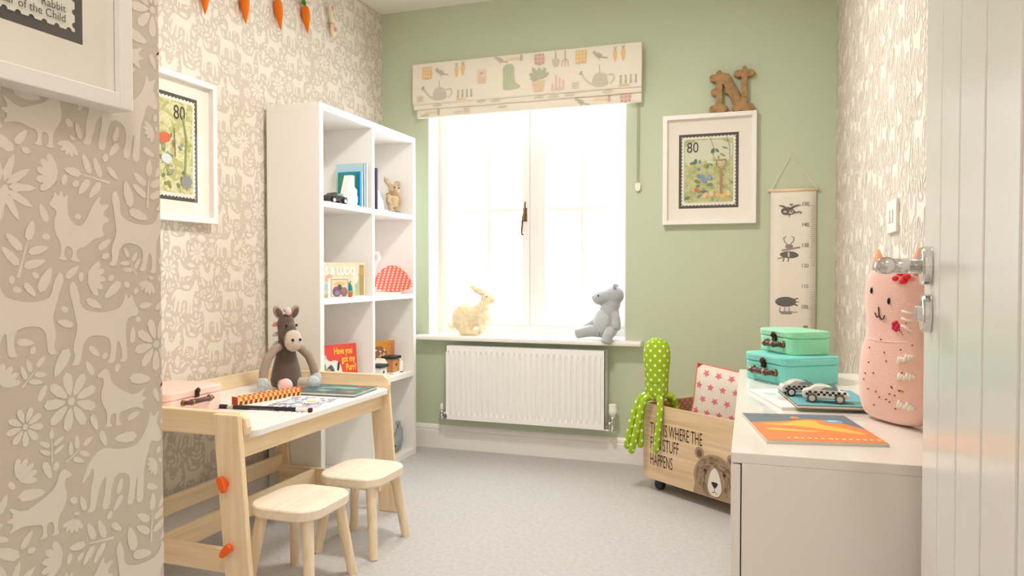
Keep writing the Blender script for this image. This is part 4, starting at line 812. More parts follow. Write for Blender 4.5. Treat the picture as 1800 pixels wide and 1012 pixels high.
# ------------------------------------------------------------------ third shelf
rb = thing('picture_book', 'red picture book with yellow lettering facing out on the third shelf', 'book', (-1.945, 2.935, S3), math.radians(63.6))
rb.rotation_euler = (math.radians(-6), 0, math.radians(63.6))
MB().box(.003, .197, .003, .012, .002, .196).build('pages', M_PAGE, rb)
b = MB(); b.box(0, .200, 0, .003, 0, .198); b.box(0, .200, .012, .015, 0, .198); b.box(0, .003, .003, .012, 0, .198)
cvr = b.build('cover', ink((222, 78, 66)), rb, bevel=.0008)
p = Print((0, 0, 0), (1, 0, 0), (0, 0, 1)); KX = .66
p.add(chaikin([(.008, .004), (.16, .004), (.175, .05), (.168, .095), (.150, .115), (.120, .125), (.075, .118), (.045, .140), (.030, .16), (.022, .125), (.006, .07)], 1), (230, 226, 214))
p.add(chaikin([(.004, .02), (.03, .02), (.04, .06), (.05, .10), (.03, .115), (.006, .09)], 1), (84, 186, 116)); p.add(chaikin([(.024, .03), (.11, .028), (.116, .07), (.09, .108), (.05, .09), (.03, .06)], 1), (70, 92, 128)); p.add(chaikin([(.022, .018), (.100, .024), (.108, .05), (.058, .098), (.03, .05)], 1), (238, 140, 66)); p.add(chaikin([(.130, .07), (.15, .075), (.160, .12), (.138, .112)], 1), (70, 66, 74)); p.add(chaikin([(.01, .004), (.13, .004), (.10, .03), (.05, .022)], 1), (246, 226, 196)); p.add(ell(.038, .14, .014, .012), (170, 206, 228))
p.vs = [Vector((v_.x * KX, v_.y, v_.z)) for v_ in p.vs]; p.build('cover_print', cvr)
YEL = ink((250, 206, 66))
for s_, z, x in (('Have you', .152, .176), ('got my', .112, .188), ('Purr?', .072, .192)): text('title_lettering', s_, .044, YEL, cvr, (x, -.0012, z), (1, 0, 0), (0, 0, 1), .60, 'RIGHT', off=.0006, bold=.001)
ob_ = thing('picture_book', 'orange brown picture book standing behind the toy houses on the third shelf', 'book', (-1.976, 3.392, S3), math.radians(70))
MB().box(.003, .197, .003, .012, .002, .168).build('pages', M_PAGE, ob_)
b = MB(); b.box(0, .200, 0, .003, 0, .170); b.box(0, .200, .012, .015, 0, .170); b.box(.197, .200, .003, .012, 0, .170)
cvr = b.build('cover', mottle('amber_cover', [(196, 120, 36), (222, 150, 48), (150, 92, 50)], 24), ob_, bevel=.0008)
p = Print((0, 0, 0), (1, 0, 0), (0, 0, 1)); p.rect(.17, .197, .01, .16, (190, 124, 96)); p.add(ell(.085, .085, .065, .06), (150, 104, 76)); rr = random.Random(4)
for i in range(16): p.add(ell(.035 + rr.random()*.10, .05 + rr.random()*.09, .010, .005, rr.random()*3, 8), (226, 200, 170), False)
p.build('cover_print', cvr)
def house(label, y, x, w, h, wall, roof, flat):
    t = thing('toy_house', label, 'toy house', (x, y, S3))
    MB().box(-w*.4, w*.4, -w/2, w/2, .012, h).build('walls', wall, t, bevel=.002)
    MB().box(-w*.5, w*.5, -w*.62, w*.62, h, h + .014).build('roof', roof, t, bevel=.002) if flat else MB().prism([(-w*.56, h), (w*.56, h), (0, h + w*.5)], -w*.45, w*.45, YZ).build('roof', roof, t, bevel=.001)
    MB().box(-w*.44, w*.44, -w*.52, w*.52, 0, .012).build('base', ink((236, 232, 224)), t, bevel=.001)
    if flat: MB().lathe([(.001, 0), (.007, 0), (.007, .0015), (.001, .0016)], 12, (w*.4, 0, h*.62), 'X').build('round_opening', M_BLACK, t)
    return t
TANW = wood('toy_wood', (206, 150, 96), (184, 124, 74), 'Z')
house('wooden bird house with flat dark roof on the third shelf', 3.475, -1.87, .072, .082, TANW, M_BLACK, True)
house('small dark roofed toy house behind the desk corner', 3.285, -1.84, .07, .060, ink((228, 224, 216)), mat('slate_roof', (44, 50, 54), .6), True)
house('white gabled toy house between the two flat roofed ones', 3.375, -1.88, .055, .066, ink((240, 238, 234)), ink((236, 230, 214)), False)
def pot(label, y, x, h, r):
    t = thing('white_jar', label, 'jar', (x, y, S3), 0, 'white jars on the third shelf')
    MB().lathe([(.002, 0), (r*.9, 0), (r, .006), (r, h*.7), (r*.8, h*.8), (r*.75, h*.82), (.002, h*.82)], 16).build('jar_body', mat('white_ceramic', (244, 243, 240), .15), t, smooth=True)
    MB().lathe([(.002, h*.82), (r*.82, h*.82), (r*.82, h*.9), (.006, h*.93), (.006, h), (.002, h)], 16).build('lid', ink((226, 222, 214)), t, smooth=False)
    MB().lathe([(r*.7, 0), (r*1.02, 0), (r*1.02, .005), (r*.7, .005)], 16).build('foot_ring', mat('dark_ring', (72, 82, 78), .5), t)
pot('white lidded jar nearest the bird house', 3.555, -1.865, .078, .020)
pot('white lidded jar at the right end of the third shelf', 3.590, -1.93, .070, .018)

# ------------------------------------------------------------------ bottom shelf
el = thing('soft_toy', 'grey felt whale toy with raised tail in the bottom compartment', 'soft toy', (-1.88, 3.53, S4))
def f_(b):
    b.tube([(0, -.10, .035), (0, -.06, .045), (0, .0, .042), (0, .035, .065), (0, .055, .11), (0, .045, .145)], [.026, .042, .040, .030, .018, .008], 14)
    b.ball((0, .036, .150), (.012, .022, .007), 10); b.ball((0, .020, .142), (.010, .014, .006), 10)
plush('body', mat('grey_felt', (150, 156, 158), .95, bump=.3, bscale=300), el, f_, .004, 5)
b = MB(); b.ball((.040, -.075, .045), .005, 8); b.build('eye', M_EYE, el, smooth=True)
cl = thing('toy_figure', 'small orange and black toy figure in the bottom compartment', 'toy figure', (-1.85, 3.265, S4))
b = MB(); b.lathe([(.003, 0), (.020, 0), (.022, .03), (.016, .034), (.003, .034)], 14); b.build('legs', M_BLACK, cl, smooth=True)
b = MB(); b.lathe([(.016, .034), (.022, .036), (.022, .07), (.012, .078)], 14); b.build('torso', ink((196, 106, 44)), cl, smooth=True)
b = MB(); b.lathe([(.012, .078), (.020, .082), (.020, .105), (.012, .112)], 14); b.build('collar', ink((190, 204, 214)), cl, smooth=True)
b = MB(); b.ball((0, 0, .13), (.018, .018, .022), 12); b.build('head', ink((214, 128, 60)), cl, smooth=True)

# ------------------------------------------------------------------ desk
dk = thing('childrens_desk', 'pine children\'s desk with white top against the left wall', 'desk', (-1.77, 2.26, 0))
def Dk(b): b.v = [(x + 1.77, y - 2.26, z) for x, y, z in b.v]; return b
TZ = .522
Dk(MB().prism(rrect(-2.066, -1.448, 1.826, 2.680, .03), .500, TZ, XY)).build('tabletop', mat('white_desk_laminate', (238, 236, 232), .35), dk, bevel=.003)
for y0, y1 in ((1.801, 1.826), (2.680, 2.700)):
    pr = [(-2.078, .502), (-1.475, .502), (-1.458, .512), (-1.454, .535), (-1.462, .560), (-1.482, .576), (-2.078, .576)]
    Dk(MB().prism(pr, y0, y1, XZ)).build('side_rail', M_PINE, dk, bevel=.004)
Dk(MB().box(-2.078, -2.058, 1.826, 2.680, TZ, .576)).build('back_rail', M_PINEY, dk, bevel=.003)
for y0, y1, yo in ((1.780, 1.801, 0), (2.700, 2.716, 0)):
    fl_ = [(-1.560, .570), (-1.475, .570), (-1.414, 0), (-1.500, 0)]
    Dk(MB().prism([(-1.562, .574), (-1.470, .574), (-1.425, 0), (-1.515, 0)], y0, y1, XZ)).build('leg', M_PINEZ, dk, bevel=.004)
    Dk(MB().prism([(-2.062, .500), (-1.992, .500), (-1.945, 0), (-2.015, 0)], y0, y1, XZ)).build('leg', M_PINEZ, dk, bevel=.004)
    ym = y1 if y0 < 2 else y0 - .02
    Dk(MB().box(-2.00, -1.50, ym, ym + .02, .085, .158)).build('side_stretcher', M_PINE, dk, bevel=.003)
Dk(MB().box(-1.516, -1.496, 1.801, 2.700, .432, .500)).build('apron', M_PINEY, dk, bevel=.003)
Dk(MB().box(-1.830, -1.810, 1.821, 2.680, .082, .155)).build('cross_bar', M_PINEY, dk, bevel=.003)
Dk(MB().box(-2.010, -1.990, 1.801, 2.700, .135, .200)).build('cross_bar', M_PINEY, dk, bevel=.003)
M_ORG = mat('orange_plastic', (246, 104, 22), .35)
for x, z, a in ((-1.512, .370, 20), (-1.500, .173, -40)):
    k = MB(); k.tube([(x, 1.780, z), (x, 1.764, z)], .010, 14)
    ca, sa = math.cos(math.radians(a)), math.sin(math.radians(a))
    k.prism([(x + u*ca - v*sa, z + u*sa + v*ca) for u, v in chaikin([(-.010, .024), (.010, .024), (.013, .004), (.008, -.026), (-.008, -.026), (-.013, .004)], 2)], 1.752, 1.768, XZ)
    Dk(k).build('clamp_knob', M_ORG, dk, bevel=.003)
# stools
def stool(label, x, y):
    t = thing('childrens_stool', label, 'stool', (x, y, 0), 0, 'pine stools by the desk')
    n = 28; pr = rrect(-.124, .124, -.135, .135, .075, 6)
    b = MB()
    def ring(sc, z, dish): return [(px*sc, py*sc, z + dish*(abs(px)/.124)**2) for px, py in pr]
    m = len(pr); rows = [ring(.93, .244, 0), ring(.985, .247, 0), ring(1.0, .252, 0), ring(1.0, .275, 0), ring(.97, .2795, 0), ring(.75, .2795, 0), ring(.4, .278, 0)]
    vs = [q for r_ in rows for q in r_]
    b.add(vs, [(i*m+k, i*m+(k+1) % m, (i+1)*m+(k+1) % m, (i+1)*m+k) for i in range(len(rows)-1) for k in range(m)] + [list(range(m))[::-1], list(range((len(rows)-1)*m, len(rows)*m))])
    b.build('seat', M_BIRCH, t, smooth=False, bevel=.001)
    for sx in (-1, 1):
        for sy in (-1, 1):
            l = MB(); l.tube([(sx*.082, sy*.085, .254), (sx*.113, sy*.122, 0)], [.0190, .0155], 16); l.build('leg', M_BIRCHZ, t, smooth=False)
stool('pale wooden child\'s stool nearer the camera, in front of the desk', -1.394, 1.985)
stool('pale wooden child\'s stool farther back, nearer the bookcase', -1.384, 2.350)

# ------------------------------------------------------------------ things on the desk
def suitcase(label, loc, rz, L1, L2, H, c, side='x', r=.03, hl=.11, hz=.42, hc=None):
    """L1 along local x, L2 along local y; the handle sits on the -x side"""
    t = thing('play_suitcase', label, 'suitcase', loc, rz)
    m = mat('case_%02x%02x%02x' % c, c, .45, bump=.05, bscale=300)
    pr = rrect(0, L1, 0, L2, r, 5)
    MB().prism(pr, 0, H * .70, XY).build('case', m, t, bevel=.004)
    pr2 = rrect(-.0015, L1 + .0015, -.0015, L2 + .0015, r, 5)
    ld = MB().prism(pr2, H * .70, H, XY).build('lid', m, t, bevel=.004)
    def stitch(a, b_, z):
        st = MB()
        n = int(math.hypot(b_[0]-a[0], b_[1]-a[1]) / .008)
        for i in range(n):
            t0 = (i + .2) / n; t1 = (i + .75) / n
            q0 = (a[0] + (b_[0]-a[0])*t0, a[1] + (b_[1]-a[1])*t0); q1 = (a[0] + (b_[0]-a[0])*t1, a[1] + (b_[1]-a[1])*t1)
            st.tube([(q0[0], q0[1], z), (q1[0], q1[1], z)], .0007, 5)
        st.build('stitching', ink((236, 240, 232)), ld)
    stitch((r, -.0020), (L1 - r, -.0020), H * .91); stitch((-.0020, r), (-.0020, L2 - r), H * .91); stitch((r, -.0006), (L1 - r, -.0006), H * .08); stitch((L1 + .0018, r), (L1 + .0018, L2 - r), H * .91)
    br = mat('brown_leather', (78, 46, 38), .4)
    hd = MB(); hc = hc or L2/2; y0, y1 = hc - hl/2, hc + hl/2; zc = H * hz
    hd.tube([(-.004, y0 - .004, zc), (-.016, y0 + .002, zc), (-.020, y0 + .014, zc), (-.020, y1 - .014, zc), (-.016, y1 - .002, zc), (-.004, y1 + .004, zc)], [.006, .007, .008, .008, .007, .006], 10)
    ho = hd.build('handle', br, t, smooth=True)
    b = MB()
    for y in (y0, y1): b.lathe([(.002, -.010), (.009, -.009), (.010, 0), (.002, .001)], 14, (0, y, zc), 'X'); b.lathe([(.006, -.004), (.0098, -.004), (.0098, .004), (.006, .004)], 12, (-.020, y + (.02 if y == y0 else -.02), zc), 'Y')
    b.build('handle_mount', mat('aged_brass', (142, 112, 74), .35, .9), ho, smooth=True)
    b = MB(); b.box(-.008, .0, hc - .007, hc + .007, H * (hz + .12), H * (hz + .4)); b.ball((-.009, hc, H * (hz + .38)), (.007, .009, .009), 10); b.build('catch', mat('dark_bronze', (74, 56, 42), .4, .8), t, smooth=False)
    return t
# local -x (handle) turned to face +x of the room
suitcase('pale pink play suitcase on the desk', (-1.795, 2.105, TZ), math.radians(180), .225, .27, .088, (246, 206, 192), hl=.12, hz=.56)

hs = thing('soft_toy', 'brown knitted horse soft toy sitting on the desk', 'soft toy', (-1.845, 2.53, TZ), math.radians(-28))
hs.rotation_euler = (0, 0, math.radians(-27))
M_HB = mat('brown_knit', (92, 78, 68), .95, bump=.5, bscale=260, var=.06, vscale=200, sheen=.3); M_HL = mat('taupe_knit', (164, 146, 132), .95, bump=.5, bscale=260)
M_HM = mat('pale_taupe_knit', (204, 188, 176), .95, bump=.4, bscale=260); M_HF = mat('blue_grey_knit', (190, 198, 200), .95, bump=.5, bscale=200, var=.08, vscale=90); M_HP = mat('pink_knit', (238, 196, 194), .95, bump=.4, bscale=200)
# local +x is the way the horse looks
def f_(b):
    b.lathe([(.004, .0), (.058, .012), (.064, .035), (.055, .085), (.042, .135), (.034, .17), (.031, .20), (.033, .235), (.036, .262), (.032, .285), (.018, .303), (.003, .308)], 22, sx=.95)
    b.ball((.020, 0, .235), (.038, .033, .040)); b.ball((.045, 0, .205), (.030, .030, .036))
plush('body', M_HB, hs, f_, .004, 5)
plush('muzzle', M_HM, hs, lambda b: (b.ball((.062, 0, .196), (.030, .037, .040)), b.ball((.060, 0, .215), (.026, .034, .03))), .004, 4)
b = MB(); b.ball((.0885, -.016, .206), .0062, 10); b.ball((.0885, .016, .206), .0062, 10); b.build('nostril', M_EYE, hs, smooth=True)
b = MB(); b.ball((.047, -.022, .262), .006, 10); b.ball((.047, .022, .262), .006, 10); b.build('eye', M_EYE, hs, smooth=True)
for s in (-1, 1):
    e = MB(); e.ball((.004, s*.036, .314), (.010, .019, .031), 12, Matrix.Rotation(-s*.5, 3, 'X')); eo = e.build('ear', M_HL, hs, smooth=True)
    e = MB(); e.ball((.013, s*.036, .313), (.004, .012, .022), 10, Matrix.Rotation(-s*.5, 3, 'X')); e.build('inner_ear', ink((98, 76, 66)), eo, smooth=True)
e = MB(); e.ball((.022, 0, .316), (.012, .012, .015)); e.build('forelock', M_HP, hs, smooth=True)
e = MB(); e.ball((.006, 0, .324), (.014, .015, .012)); e.build('mane_tuft', M_HF, hs, smooth=True)
for z, m_ in ((.268, mat('salmon_knit', (224, 150, 126), .95)), (.228, M_HM), (.19, M_HF)):
    e = MB(); e.tube([(-.016, -.020, z), (-.024, -.036, z - .004), (-.026, -.046, z - .010)], [.009, .009, .004], 8); e.build('mane_tuft', m_, hs, smooth=True)
for s in (-1, 1):   # arms hang out in wide bows
    ao = plush('arm', M_HL, hs, lambda b: b.tube([(.006, s*.028, .175), (.012, s*.058, .165), (.020, s*.090, .130), (.026, s*.108, .085), (.030, s*.114, .050)], [.017, .018, .018, .018, .018], 14), .004, 3)
    plush('hoof', M_HF, ao, lambda b: (b.ball((.032, s*.116, .034), (.026, .024, .032)),), .004, 3)
    lo = plush('foot', M_HM, hs, lambda b: b.tube([(.030, s*.030, .026), (.065, s*.046, .026), (.095, s*.055, .027)], [.022, .023, .024], 14), .004, 3)
    plush('hoof', M_HP if s < 0 else M_HF, lo, lambda b: b.ball((.112, s*.060, .030), (.026, .029, .030)), .004, 3)

bx = thing('pencil_box', 'long orange patterned pencil box on the desk', 'pencil box', (-1.747, 2.284, TZ), math.atan2(2.42 - 2.148, -1.709 + 1.785))
M_PB = ink((236, 196, 132))
pb = MB().box(-.141, .141, -.016, .016, 0, .030).build('box', M_PB, bx, bevel=.0015)
for (o_, u_, v_, h_) in (((0, -.016, 0), (1, 0, 0), (0, 0, 1), .030), ((0, -.016, .030), (1, 0, 0), (0, 1, 0), .032)):
    p = Print(o_, u_, v_); p.step = .00004
    for i in range(13):
        x = -.135 + i * .0212
        p.add([(x, 0), (x + .011, 0), (x + .0145, h_*.48), (x + .0035, h_*.48)], (120, 56, 30), False); p.add([(x + .0145, h_*.5), (x + .0245, h_*.5), (x + .0205, h_*.98), (x + .0105, h_*.98)], (226, 96, 44), False); p.add(ell(x + .006, h_*.74, .004, h_*.14, 0, 8), (246, 214, 84), False)
    p.build('wrap_print', pb)
b = MB(); b.box(-.1425, -.141, -.0165, .0165, 0, .0305); b.build('end_cap', ink((170, 56, 36)), bx)

pn = thing('pencil', 'fat black pencil with white end lying along the desk edge', 'pencil', (-1.62, 2.107, TZ), math.atan2(2.127 - 2.087, .345))
b = MB(); b.tube([(-.125, 0, .0075), (.115, 0, .0075)], .0075, 6); b.build('shaft', mat('black_lacquer', (40, 40, 44), .3), pn)
b = MB(); b.tube([(.115, 0, .0075), (.160, 0, .0075)], .0078, 12); b.build('end_sleeve', ink((242, 236, 224)), pn); b = MB(); b.tube([(.160, 0, .0075), (.172, 0, .0075)], .0072, 12); b.build('eraser', ink((66, 46, 66)), pn)
b = MB(); b.tube([(-.125, 0, .0075), (-.150, 0, .0055)], [.0073, .004], 10); b.build('wooden_tip', ink((210, 196, 170)), pn); b = MB(); b.tube([(-.150, 0, .0055), (-.152, 0, .0075), (-.178, 0, .0075), (-.181, 0, .0075)], [.003, .0075, .0075, .004], 10); b.build('cap', M_BLACK, pn)
p = Print((0, -.0072, .003), (1, 0, 0), (0, .3, 1)); rr = random.Random(2)
for i in range(12): p.rect(-.06 + .008*i, -.055 + .008*i + .001*rr.random(), .002, .006, (186, 186, 186), False)
p.build('stamped_lettering', pn)

ck = thing('colouring_sheets', 'white colouring sheets with pink and blue marks on the desk', 'paper', (-1.585, 2.235, TZ), math.radians(8))
MB().box(-.108, .108, -.155, .155, 0, .0015).build('paper', ink((242, 242, 244)), ck)
p = Print((0, 0, .0015), (1, 0, 0), (0, 1, 0)); p.step = .00002; rr = random.Random(11)
for i in range(340):
    x = -.095 + rr.random()*.19; y = -.14 + rr.random()*.28; a = rr.random()*3.1; l = .005 + .014*rr.random()
    p.add(ell(x, y, l, .0015 + .002*rr.random(), a, 6), rr.choice([(120, 124, 140), (150, 160, 186), (186, 150, 180), (96, 98, 108), (200, 204, 214), (140, 170, 190)]), False)
p.add(ell(.06, -.05, .03, .022, .4), (236, 174, 184)); p.add(ell(.085, -.02, .016, .03, .2), (238, 190, 196)); p.add(ell(-.04, .02, .024, .018), (206, 210, 232)); p.add(ell(.02, .08, .02, .026), (232, 226, 170))
p.build('drawing', ck)

sb = thing('picture_book', 'dark teal picture book lying on the desk beside the horse', 'book', (-1.598, 2.520, TZ + .002), math.radians(4))
MB().box(-.125, .122, -.098, .098, .002, .010).build('pages', M_PAGE, sb)
b = MB(); b.box(-.128, .125, -.10, .10, 0, .002); b.box(-.128, .125, -.10, .10, .010, .012); b.box(-.128, -.125, -.10, .10, .002, .010)
cvr = b.build('cover', mottle('teal_cover', [(44, 82, 84), (76, 124, 122), (58, 84, 96), (120, 160, 152)], 12, .3), sb)
p = Print((0, 0, .012), (1, 0, 0), (0, 1, 0)); p.add(chaikin([(-.1, -.03), (-.02, .02), (.05, -.01), (.1, .02), (.06, .05), (-.06, .04)], 2), (124, 176, 162)); p.add(ell(.085, -.06, .02, .012, .5), (206, 140, 116)); p.add(ell(.06, .08, .025, .01), (196, 110, 84)); p.add(ell(-.03, -.05, .03, .01, .3), (160, 196, 180)); p.build('cover_print', cvr)
# ------------------------------------------------------------------ toy crate
CA = math.radians(-36.38)
cr = thing('toy_crate', 'wooden toy crate on castors printed with a bear and lettering', 'crate', (-.516, 3.382, 0), CA)
# local x runs along the front panel, local y to the back
CL, CD, CB, CT = .60, .345, .055, .398
MB().box(0, CL, 0, .012, CB, CT).build('front_panel', M_CRATE, cr, bevel=.0015)
MB().box(0, CL, CD - .012, CD, CB, CT).build('back_panel', M_CRATE, cr, bevel=.0015)
CRY = wood('crate_wood_y', (228, 202, 168), (208, 178, 140), 'Y')
for x0, x1 in ((0, .012), (CL - .012, CL)): MB().box(x0, x1, .012, CD - .012, CB, CT).build('side_panel', CRY, cr, bevel=.0015)
MB().box(.012, CL - .012, .012, CD - .012, CB, CB + .010).build('bottom_panel', M_CRATE, cr)
ln = MB(); ln.add([(.0135, .014, CB + .012), (.0135, CD - .014, CB + .012), (.0135, CD - .014, CT - .006), (.0135, .014, CT - .006)], [(0, 1, 2, 3)]); ln.uv = {0: (0, 0), 1: (.30, 0), 2: (.30, .33), 3: (0, .33)}
o = ln.build('lining', dots('dotted_lining', (176, 134, 112), (206, 172, 152), .034, .006), cr); o['label'] = 'dusky pink dotted lining'
for x in (.06, CL - .06):
    for y in (.05, CD - .05):
        w = MB(); w.lathe([(.003, -.014), (.022, -.014), (.0245, -.010), (.0245, .010), (.022, .014), (.003, .014)], 18, (x, y, .0245), 'Y'); w.box(x - .016, x + .016, y - .018, y + .018, .040, .055); w.build('castor', M_BLACK, cr, bevel=.001)
DKI = ink((66, 52, 44))
fp = cr.children[0]
for s_, z in (('THIS IS WHERE THE', .262), ('FUN STUFF', .196), ('HAPPENS', .122)):
    text('lettering', s_, .079, DKI, fp, (.044, 0, z), (1, 0, 0), (0, 0, 1), {'THIS IS WHERE THE': .440, 'FUN STUFF': .445, 'HAPPENS': .42}[s_], off=.0006, bold=.0)
p = Print((0, 0, 0), (1, 0, 0), (0, 0, 1)); FUR = (164, 140, 114); FUR2 = (112, 92, 72); bxc = .418
p.add(ell(bxc - .085, .232, .026, .026), FUR); p.add(ell(bxc + .085, .232, .026, .026), FUR); p.add(ell(bxc - .085, .230, .015, .016), FUR2); p.add(ell(bxc + .085, .230, .015, .016), FUR2)
p.add(chaikin([(bxc - .118, CB + .001), (bxc - .112, .12), (bxc - .100, .185), (bxc - .060, .228), (bxc, .240), (bxc + .060, .228), (bxc + .100, .185), (bxc + .112, .12), (bxc + .118, CB + .001)], 0) if 0 else [(bxc - .118, CB + .002)] + [(bxc + .112 * math.sin(math.radians(a)) * (1.0 if abs(a) < 70 else 1.02), .135 + .104 * math.cos(math.radians(a))) for a in range(-110, 111, 10)] + [(bxc + .118, CB + .002)], FUR)
rr = random.Random(5)
for i in range(330):      # fine fur strokes
    a = rr.random() * 6.28; q = rr.random() ** .5; x = bxc + .100*q*math.cos(a); z = .145 + .085*q*math.sin(a)
    if ((x - bxc)/.048)**2 + ((z - .118)/.070)**2 < 1: continue
    t_ = math.atan2(z - .12, x - bxc) + 1.57; d_ = (math.cos(t_)*.007, math.sin(t_)*.007)
    p.line([(x - d_[0], z - d_[1]), (x + d_[0], z + d_[1])], .0016, FUR2); p.off -= p.step
p.off += p.step
p.add(chaikin([(bxc - .036, .090), (bxc - .036, .120), (bxc - .022, .165), (bxc - .006, .184), (bxc + .006, .184), (bxc + .022, .165), (bxc + .036, .120), (bxc + .036, .090), (bxc + .018, .066), (bxc - .018, .066)], 2), (228, 222, 214))
p.add(chaikin([(bxc - .020, .126), (bxc + .020, .126), (bxc + .012, .110), (bxc, .098), (bxc - .012, .110)], 1), (44, 40, 38)); p.line([(bxc, .10), (bxc, .086), (bxc - .014, .080)], .0025, (44, 40, 38)); p.line([(bxc, .086), (bxc + .014, .080)], .0025, (44, 40, 38))
for s in (-1, 1): p.add(ell(bxc + s*.050, .166, .010, .007), (110, 92, 74)); p.add(ell(bxc + s*.050, .165, .005, .0055), (36, 32, 30))
p.build('bear_print', fp)

# ------------------------------------------------------------------ octopus
M_OCT = dots('lime_dotted_fleece', (152, 186, 30), (236, 242, 190), .044, .0062)
oc = thing('octopus_toy', 'lime green dotted octopus soft toy draped over the crate corner', 'soft toy', (-.452, 3.358, CT))
b = MB()
b.lathe([(.004, .298), (.024, .294), (.046, .278), (.057, .255), (.061, .225), (.060, .19), (.056, .15), (.053, .11), (.052, .075), (.052, .05), (.044, .026), (.03, .012), (.004, .008)][::-1], 28, (.0, .0, .0), sx=1.0, sy=.85)
b.v = [(x, y, z + .006) for x, y, z in b.v]
ho = b.build('head', M_OCT, oc, smooth=True)
zb = -CT
arms = [[(-.034, -.006, .045), (-.070, -.018, .025), (-.098, -.030, -.045), (-.118, -.040, -.14), (-.130, -.042, -.205)],
        [(-.026, -.022, .040), (-.055, -.040, .012), (-.074, -.052, -.07), (-.092, -.058, -.155), (-.108, -.058, -.222)],
        [(-.020, -.010, .036), (-.055, -.022, .012), (-.068, -.034, -.08), (-.066, -.040, -.15), (-.068, -.040, -.196)],
        [(.012, -.026, .040), (.022, -.050, .020), (.022, -.064, -.04), (.014, -.068, -.12), (.006, -.070, -.210)],
        [(.036, -.004, .045), (.068, .010, .036), (.082, .030, -.005), (.090, .046, -.05)],
        [(.030, .020, .045), (.052, .045, .030), (.060, .07, -.03)]]
for a in arms:
    b = MB(); pts = [Vector(q) for q in a]; fine = []
    for i in range(len(pts) - 1):
        p0 = pts[max(i-1, 0)]; p1 = pts[i]; p2 = pts[i+1]; p3 = pts[min(i+2, len(pts)-1)]
        for k in range(5):
            t = k / 5; fine.append(.5 * ((2*p1) + (p2-p0)*t + (2*p0-5*p1+4*p2-p3)*t*t + (3*p1-p0-3*p2+p3)*t**3))
    fine.append(pts[-1]); m = len(fine)
    b.tube(fine, [.0152] * (m - 2) + [.0135, .006], 12); b.build('tentacle', M_OCT, oc, smooth=True)
p = MB(); p.tube([(-.020, -.0478, .105), (-.012, -.0492, .101), (0, -.0500, .099), (.012, -.0492, .101), (.020, -.0478, .105)], .0012, 6); p.build('smile', ink((78, 96, 20)), oc)

# ------------------------------------------------------------------ cushions in the crate
def cushion(name, label, loc, rot, w, h, th, front, back, stars=None):
    t = thing(name, label, 'cushion', loc); t.rotation_euler = rot
    n = 14
    def half(sg):
        def fn(u, v):
            x = (u - .5) * 2; z = (v - .5) * 2
            e = (1 - x**4) * (1 - z**4); pin = 1 - .06 * (1 - abs(x*z))
            return (x * w/2 * (1 - .05*(1 - abs(z))), sg * th/2 * (1.7 if sg > 0 else 1) * max(e, 0)**.5, z * h/2 * (1 - .05*(1 - abs(x))) + h/2)
        return fn
    b = MB(); b.grid(half(-1), n, n); fr_ = b.build('front', front, t, smooth=True)
    b = MB(); b.grid(half(1), n, n); b.build('back', back, t, smooth=True)
    b = MB(); f0 = half(0)
    pts = [f0(i/12, 0) for i in range(12)] + [f0(1, i/12) for i in range(12)] + [f0(1 - i/12, 1) for i in range(12)] + [f0(0, 1 - i/12) for i in range(13)]
    b.tube(pts, .004, 6); b.build('piping', back, t, smooth=True)
    if stars:
        fn = half(-1)
        for i in range(6):
            for j in range(6):
                cx = .08 + .165*i + (.08 if j % 2 else 0); cz = .08 + .165*j
                if cx > .95 or cz > .95: continue
                ring = [(cx, cz)]; a0 = (i * 1.3 + j * .7)
                for k in range(10):
                    r_ = .052 if k % 2 == 0 else .022; ring.append((cx + r_*math.cos(a0 + k*.6283), cz + r_*math.sin(a0 + k*.6283)*w/h))
                vs = []
                for (u, v) in ring:
                    q = fn(min(max(u, .01), .99), min(max(v, .01), .99)); vs.append((q[0], q[1] - .0012, q[2]))
                me = bpy.data.meshes.new('star_print'); me.from_pydata(vs, [], [(0, 1 + k, 1 + (k + 1) % 10) for k in range(10)]); me.materials.append(stars); me.update()
                so = bpy.data.objects.new('star_print', me); COL.objects.link(so); so.parent = fr_
    return t
M_CU = mat('cream_cotton', (226, 218, 206), .9, bump=.2, bscale=400); M_ST = ink((218, 110, 124)); M_RED = mat('coral_cotton', (226, 122, 104), .9, bump=.2, bscale=400)
cushion('star_cushion', 'cream cushion with pink stars standing in the toy crate', (-.150, 3.29, .235), (math.radians(-4), math.radians(7), math.radians(-12)), .34, .345, .12, M_CU, M_RED, M_ST)

# ------------------------------------------------------------------ sideboard on the right
ZT = .69
sd = thing('sideboard', 'glossy white sideboard along the right wall in front of the crate', 'sideboard', (-.049, 1.308, 0), math.radians(.9))
SW, SL = .358, 1.130
# local x to the wall, local y to the back; the doors face local -x
MB().box(.018, SW, 0, SL, .02, ZT - .018).build('carcass', M_GLOSS, sd, bevel=.001)
MB().box(0, SW, 0, SL, ZT - .018, ZT).build('top', M_GLOSS, sd, bevel=.0015)
n = 2
for i in range(n): MB().box(0, .016, i*SL/n + .002, (i+1)*SL/n - .002, .03, ZT - .021).build('door', M_GLOSS, sd, bevel=.0015)
MB().box(.03, SW, .02, SL - .02, 0, .02).build('plinth', M_WHITE, sd)

